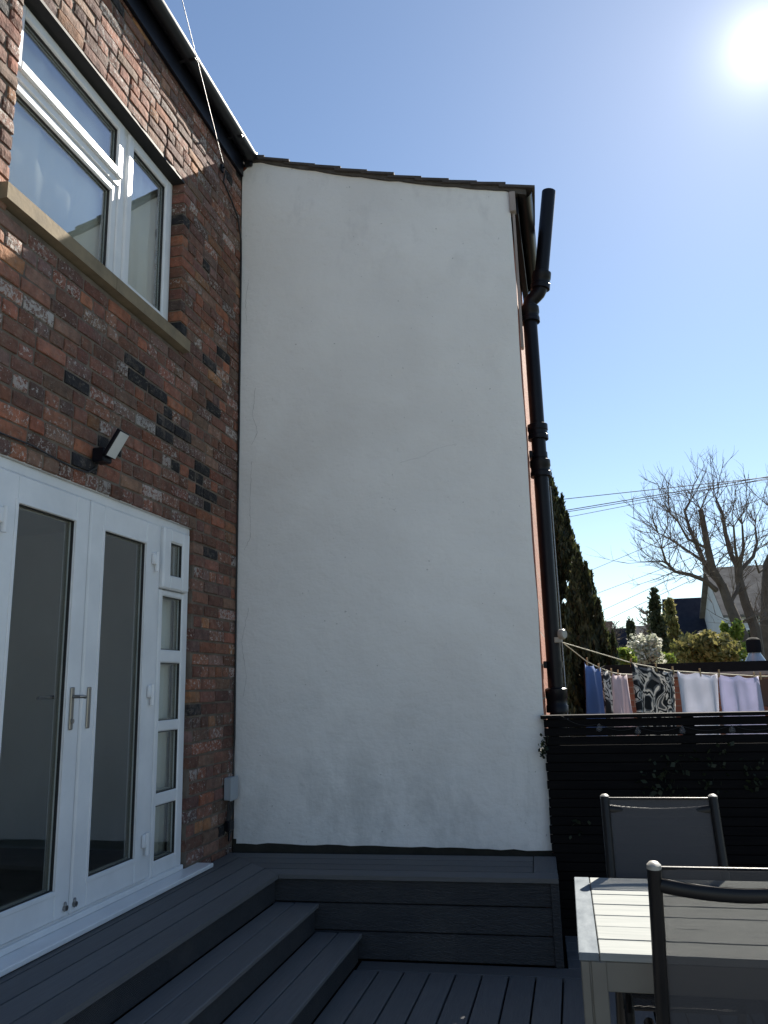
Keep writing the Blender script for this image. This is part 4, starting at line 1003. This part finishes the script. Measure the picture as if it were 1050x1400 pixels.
# bare tree
def bare_tree():
    rr = random.Random(17); D = 22.0
    base = px_at(1012, 905, D); t_ = thing('bare_tree', (base.x, D, -.42), 'large bare pollarded tree with upright twigs beyond the washing', 'tree')
    K = lambda cx, cy, dd=0: px_at(780 + cx / 3.685, 620 + cy / 3.685, D + dd)
    limbs = []      # points, radii
    def limb(p, r0, r1, dd0=0, dd1=0):
        n = len(p); pts = [K(a, b2, dd0 + (dd1 - dd0) * i / (n - 1)) for i, (a, b2) in enumerate(p)]
        limbs.append((pts, [r0 + (r1 - r0) * i / (n - 1) for i in range(n)]))
    g0 = Vector((px_at(1018, 905, D).x, D, -.42))
    limbs.append(([g0, K(905, 1010), K(850, 880), K(800, 760), K(765, 660)], [.26, .22, .19, .17, .15]))
    limb([(765, 670), (715, 580), (690, 470), (670, 360), (655, 280)], .14, .085, 0, -.5)
    limb([(740, 640), (690, 590), (640, 470), (600, 380), (575, 290), (600, 245)], .10, .035, 0, .6)
    limb([(735, 690), (680, 640), (600, 610), (525, 595), (480, 545), (460, 480)], .09, .03, 0, -1.2)
    limb([(690, 560), (620, 510), (560, 470), (500, 430), (440, 400)], .06, .02, 0, 1)
    limb([(670, 470), (590, 430), (540, 340), (500, 300)], .05, .02, -.3, -1.5)
    limbs.append(([Vector((g0.x + .35, D + .3, -.42)), K(945, 1000, .3), K(930, 880, .3), K(885, 760, .3), K(850, 640, .3), K(845, 575, .3)], [.24, .2, .18, .16, .14, .13]))
    limb([(845, 580), (805, 500), (780, 400), (765, 300), (735, 235)], .10, .04, .3, .8)
    limb([(850, 585), (830, 480), (822, 370)], .06, .03, .3, -.6); limb([(850, 580), (872, 470), (865, 360)], .07, .03, .3, 0)
    limb([(855, 590), (920, 520), (940, 450), (930, 370)], .08, .03, .3, 1.2)
    limb([(800, 760), (840, 690), (850, 640)], .07, .06, 0, .3); limb([(830, 860), (880, 840), (925, 850)], .05, .04, 0, .3)
    limbs.append(([Vector((g0.x + 1.0, D + 1.5, -.42)), K(980, 900, 1.5), K(985, 700, 1.5), K(990, 560, 1.5), K(1040, 440, 1.5), K(1030, 300, 1.5)], [.2, .18, .16, .14, .1, .04]))
    limb([(990, 570), (950, 600), (930, 540)], .05, .03, 1.5, .9); limb([(1040, 460), (1120, 360), (1130, 250)], .07, .03, 1.5, 1.5)
    tr_ = MB(); br = MB()
    for i, (p, r) in enumerate(limbs): r[:] = [q * .76 for q in r]
    for i, (p, r) in enumerate(limbs): (tr_ if i in (0, 6, 14) else br).tube(p, r, 8)
    tr_.build('trunk', 'bark', t_, True); br.build('limbs', 'bark', t_, True)
    tw = MB()
    def twig(p, d, L, r, lev):
        n = 4; pts = [p]; q = p.copy(); dd = d.copy()
        for i in range(n):
            dd = (dd + Vector((rr.gauss(0, .16), rr.gauss(0, .16), rr.gauss(.09, .13)))).normalized(); q = q + dd * L / n; pts.append(q.copy())
        tw.tube(pts, [r, r * .85, r * .7, r * .5, r * .3], 4, False)
        if lev > 0:
            for _ in range(rr.choice((2, 3, 3, 4))):
                k = rr.randrange(1, n); b_ = (pts[k + 1] - pts[k]).normalized()
                nd = (b_ + Vector((rr.gauss(0, .6), rr.gauss(0, .6), rr.gauss(.1, .4)))).normalized()
                twig(pts[k], nd, L * rr.uniform(.4, .7), r * .6, lev - 1)
    for i, (p, r) in enumerate(limbs):
        if i in (0, 6, 14):
            continue
        for j in range(1, len(p)):
            for _ in range(3 if j < len(p) - 1 else 6):
                a = p[j - 1].lerp(p[j], rr.uniform(.2, 1)) if j < len(p) - 1 else p[j]
                ax = (p[j] - p[j - 1]).normalized()
                d = (ax * .7 + Vector((rr.gauss(0, .55), rr.gauss(0, .55), rr.gauss(.35, .35)))).normalized()
                twig(a, d, rr.uniform(.6, 1.4), .013, 2)
    for _ in range(18):     # low hanging sprays to the left
        a = limbs[3][0][rr.randrange(2, 6)] if rr.random() < .6 else limbs[4][0][rr.randrange(1, 5)]
        twig(a.copy(), Vector((rr.uniform(-1, -.3), rr.gauss(0, .5), rr.uniform(-.25, .5))).normalized(), rr.uniform(.7, 1.5), .010, 2)
    tw.build('twigs', 'twig', t_)
bare_tree()
def small_bare(x0, x1, ytop, ybot, D, seed, label):
    rr = random.Random(seed); A = px_at((x0 + x1) / 2, ybot, D); B = px_at((x0 + x1) / 2, ytop, D); w = px_at(x1, ybot, D).x - A.x
    t_ = thing('bare_tree', (A.x, D, -.42), label, 'tree'); H = B.z
    MB().tube([(A.x, D, -.42), (A.x + .1, D, H * .5), (A.x, D, H * .8)], [.14, .1, .04], 6).build('trunk', 'bark', t_)
    tw = MB()
    for _ in range(60):
        z = rr.uniform(.35, .78) * H; a = rr.uniform(0, 6.28); L = w * rr.uniform(.4, 1)
        p = Vector((A.x, D, z)); d = Vector((math.cos(a), math.sin(a), rr.uniform(.3, 1.5))).normalized(); pts = [p]
        for i in range(4): d = (d + Vector((rr.gauss(0, .2), rr.gauss(0, .2), rr.gauss(0, .2)))).normalized(); pts.append(pts[-1] + d * L / 4)
        tw.tube(pts, [.03, .025, .02, .015, .008], 4, False)
        for _ in range(4):
            k = rr.randrange(1, 4); e2 = Vector((rr.gauss(0, 1), rr.gauss(0, 1), rr.gauss(.4, .8))).normalized()
            tw.tube([pts[k], pts[k] + e2 * L * .25, pts[k] + e2 * L * .25 + Vector((rr.gauss(0, .2), 0, .3)) * L * .3], [.015, .012, .006], 4, False)
    tw.build('twigs', 'twig', t_)
small_bare(824, 862, 826, 900, 48, 41, 'small bare tree left of the distant grey houses')
small_bare(868, 912, 800, 900, 36, 42, 'thin bare tree behind the slim dark evergreens')

# ================================================================== OUTBUILDING AND FAR HOUSES
ob = thing('outbuilding', (1.8, 12.2, -.42), 'low red brick outbuilding with flat black felt roof behind the washing', 'shed')
MB().box((.42, 10.08, -.42), (5.6, 13.4, 1.52)).build('wall', 'sidebrick_x', ob) if False else None
m, t, b = newmat('outbuilding_brickwork'); MT['obrick'] = m
co = objco(t, (1, 1, 1), (R(90), 0, 0)); bk = node(t, 'ShaderNodeTexBrick'); t.links.new(co, bk.inputs['Vector'])
for k, v_ in (('Color1', (0.26, 0.10, 0.06, 1)), ('Color2', (0.18, 0.07, 0.045, 1)), ('Mortar', (0.2, 0.16, 0.13, 1))): bk.inputs[k].default_value = v_
bk.inputs['Scale'].default_value = 1; bk.inputs['Brick Width'].default_value = .225; bk.inputs['Row Height'].default_value = .075; bk.inputs['Mortar Size'].default_value = .006
t.links.new(bk.outputs['Color'], b.inputs['Base Color']); b.inputs['Roughness'].default_value = .9
MB().box((.42, 10.08, -.42), (5.6, 13.4, 1.56)).build('wall', 'obrick', ob)
MB().box((.36, 10.02, 1.5605), (5.66, 13.46, 1.69), .006).build('roof_edge', 'felt', ob)
MB().box((.37, 10.0, 1.53), (5.65, 10.018, 1.575), .003).build('drip_board', 'timber_pale', ob)
cw = thing('roof_cowl', (2.25, 11.0, 1.69), 'conical grey metal vent cowl with dark cap on the flat roof', 'vent')
MB().tube([(2.25, 11, 1.69), (2.25, 11, 1.71), (2.25, 11, 1.80), (2.25, 11, 1.82)], [.125, .12, .07, .068], 18).build('cone', 'zinc', cw, True)
MB().tube([(2.25, 11, 1.81), (2.25, 11, 1.93), (2.25, 11, 1.97), (2.25, 11, 1.995), (2.25, 11, 2.0)], [.088, .09, .082, .05, .01], 18).build('cap', 'felt', cw, True)

def gable_house(name, x0, x1, y0, y1, ze, zr, label, wallm, roofm, axis, wins=(), chim=None, beams=False):
    h = thing(name, ((x0 + x1) / 2, (y0 + y1) / 2, -.42), label, 'house')
    ov = .25
    if axis == 'x':      # ridge along x, slope faces us
        ym = (y0 + y1) / 2
        MB().add([(x0, y0, -.42), (x1, y0, -.42), (x1, y1, -.42), (x0, y1, -.42), (x0, y0, ze), (x1, y0, ze), (x1, y1, ze), (x0, y1, ze), (x0, ym, zr - .1), (x1, ym, zr - .1)],
                 [(0, 1, 5, 4), (2, 3, 7, 6), (1, 2, 6, 9, 5), (3, 0, 4, 8, 7), (4, 5, 9, 8), (6, 7, 8, 9)]).build('wall', wallm, h)
        k = (zr - ze) / (ym - y0)
        rf = MB()
        for sgn, ye in ((-1, y0), (1, y1)):
            a = [(x0 - ov, ye + sgn * ov, ze - k * ov + .02), (x1 + ov, ye + sgn * ov, ze - k * ov + .02), (x1 + ov, ym, zr + .02), (x0 - ov, ym, zr + .02)]
            vv = a + [(p[0], p[1], p[2] + .12) for p in a]
            rf.add(vv, [(0, 1, 2, 3), (7, 6, 5, 4), (0, 4, 5, 1), (1, 5, 6, 2), (2, 6, 7, 3), (3, 7, 4, 0)])
    else:                # ridge along y, gable faces us
        xm = (x0 + x1) / 2
        MB().add([(x0, y0, -.42), (x1, y0, -.42), (x1, y1, -.42), (x0, y1, -.42), (x0, y0, ze), (x1, y0, ze), (x1, y1, ze), (x0, y1, ze), (xm, y0, zr - .1), (xm, y1, zr - .1)],
                 [(0, 1, 5, 8, 4), (2, 3, 7, 9, 6), (1, 2, 6, 5), (3, 0, 4, 7), (4, 8, 9, 7), (5, 6, 9, 8)]).build('wall', wallm, h)
        k = (zr - ze) / (xm - x0); rf = MB()
        for sgn, xe in ((-1, x0), (1, x1)):
            a = [(xe + sgn * ov, y0 - ov, ze - k * ov + .02), (xe + sgn * ov, y1 + ov, ze - k * ov + .02), (xm, y1 + ov, zr + .02), (xm, y0 - ov, zr + .02)]
            vv = a + [(p[0], p[1], p[2] + .12) for p in a]
            rf.add(vv, [(0, 1, 2, 3), (7, 6, 5, 4), (0, 4, 5, 1), (1, 5, 6, 2), (2, 6, 7, 3), (3, 7, 4, 0)])
    r = rf.build('roof', roofm, h)
    if chim: MB().box((chim[0] - .3, chim[1] - .3, chim[2]), (chim[0] + .3, chim[1] + .3, chim[3]), .03).box((chim[0] - .34, chim[1] - .34, chim[3] - .2), (chim[0] + .34, chim[1] + .34, chim[3] - .1)).build('chimney', 'housebrick', r)
    for (a, c0, w, hh) in wins:
        wnd = frame_rect(MB(), 0, w, 0, hh, .08, -.05, .03, 0); 
        M4 = Matrix.Translation((a + w, y0 - .02, c0)) @ Matrix.Rotation(R(90), 4, 'Z')
        wnd.v = [tuple(M4 @ Vector(p)) for p in wnd.v]; wo = wnd.build('window', 'upvc', h)
        MB().box((a + .05, y0 - .015, c0 + .05), (a + w - .05, y0 - .005, c0 + hh - .05)).build('pane', 'slate', wo)
    if beams:
        mb = MB()
        for x in np.linspace(x0 + .15, x1 - .15, 6): mb.box((x - .07, y0 - .04, ze - 1.6), (x + .07, y0 + .01, ze - .02))
        mb.box((x0, y0 - .045, ze - 1.75), (x1, y0 + .01, ze - 1.6)).build('timber_frame', 'beam', h)
    return h
gable_house('slate_house', 5.35, 7.75, 45, 48.4, 3.75, 5.65, 'far house with plain dark slate roof behind the evergreens', 'housebrick', 'slate', 'x', [(6.0, 1.9, .9, 1.2)])
gable_house('gabled_house', 7.05, 12.5, 39, 46, 4.25, 6.75, 'white walled far house with pale lichened roof behind the bare tree', 'pebble', 'rooftile_grey', 'x', [(7.7, 2.4, 1.0, 1.2), (9.4, 2.4, 1.1, 1.2)], None, True)
gable_house('grey_house', 4.35, 6.6, 60, 63.5, 3.9, 5.15, 'small far house with pale grey roof right of the pointed conifer', 'housebrick', 'rooftile_grey', 'x')
gable_house('dark_house', 2.6, 4.5, 63, 66.4, 3.4, 5.2, 'distant dark roofed house left of the pointed conifer', 'housebrick', 'slate', 'x', (), (2.9, 64.7, 4.6, 5.9))

# overhead cables
def cable(pts, r, label, sag=.0):
    P = [px_at(x, y, d) for x, y, d in pts]; o = []
    n = 20
    for i in range(n + 1):
        t_ = i / n; p = P[0].lerp(P[-1], t_); o.append(p - Vector((0, 0, sag * 4 * t_ * (1 - t_))))
    tag(MB().tube(o, r, 5).build('overhead_cable', 'cable_grey', None, True), label, 'cable', 'cables crossing the sky')
LC = 'thin overhead cable crossing the sky behind the conifers'
cable([(700, 690, 30), (1120, 645, 26)], .014, LC); cable([(700, 710, 30), (1120, 640, 26)], .016, LC)
cable([(700, 712, 30), (1120, 644, 26)], .013, LC); cable([(700, 722, 30), (1120, 640, 26)], .010, LC)
LF = 'thin overhead cable sloping down towards the distant houses'
for (x0, y0, x1, y1) in ((800, 783, 1080, 665), (812, 709 + 104, 1080, 712), (812, 840, 1080, 716), (818, 853, 1080, 730)): cable([(x0, y0, 42), (x1, y1, 25)], .011, LF)
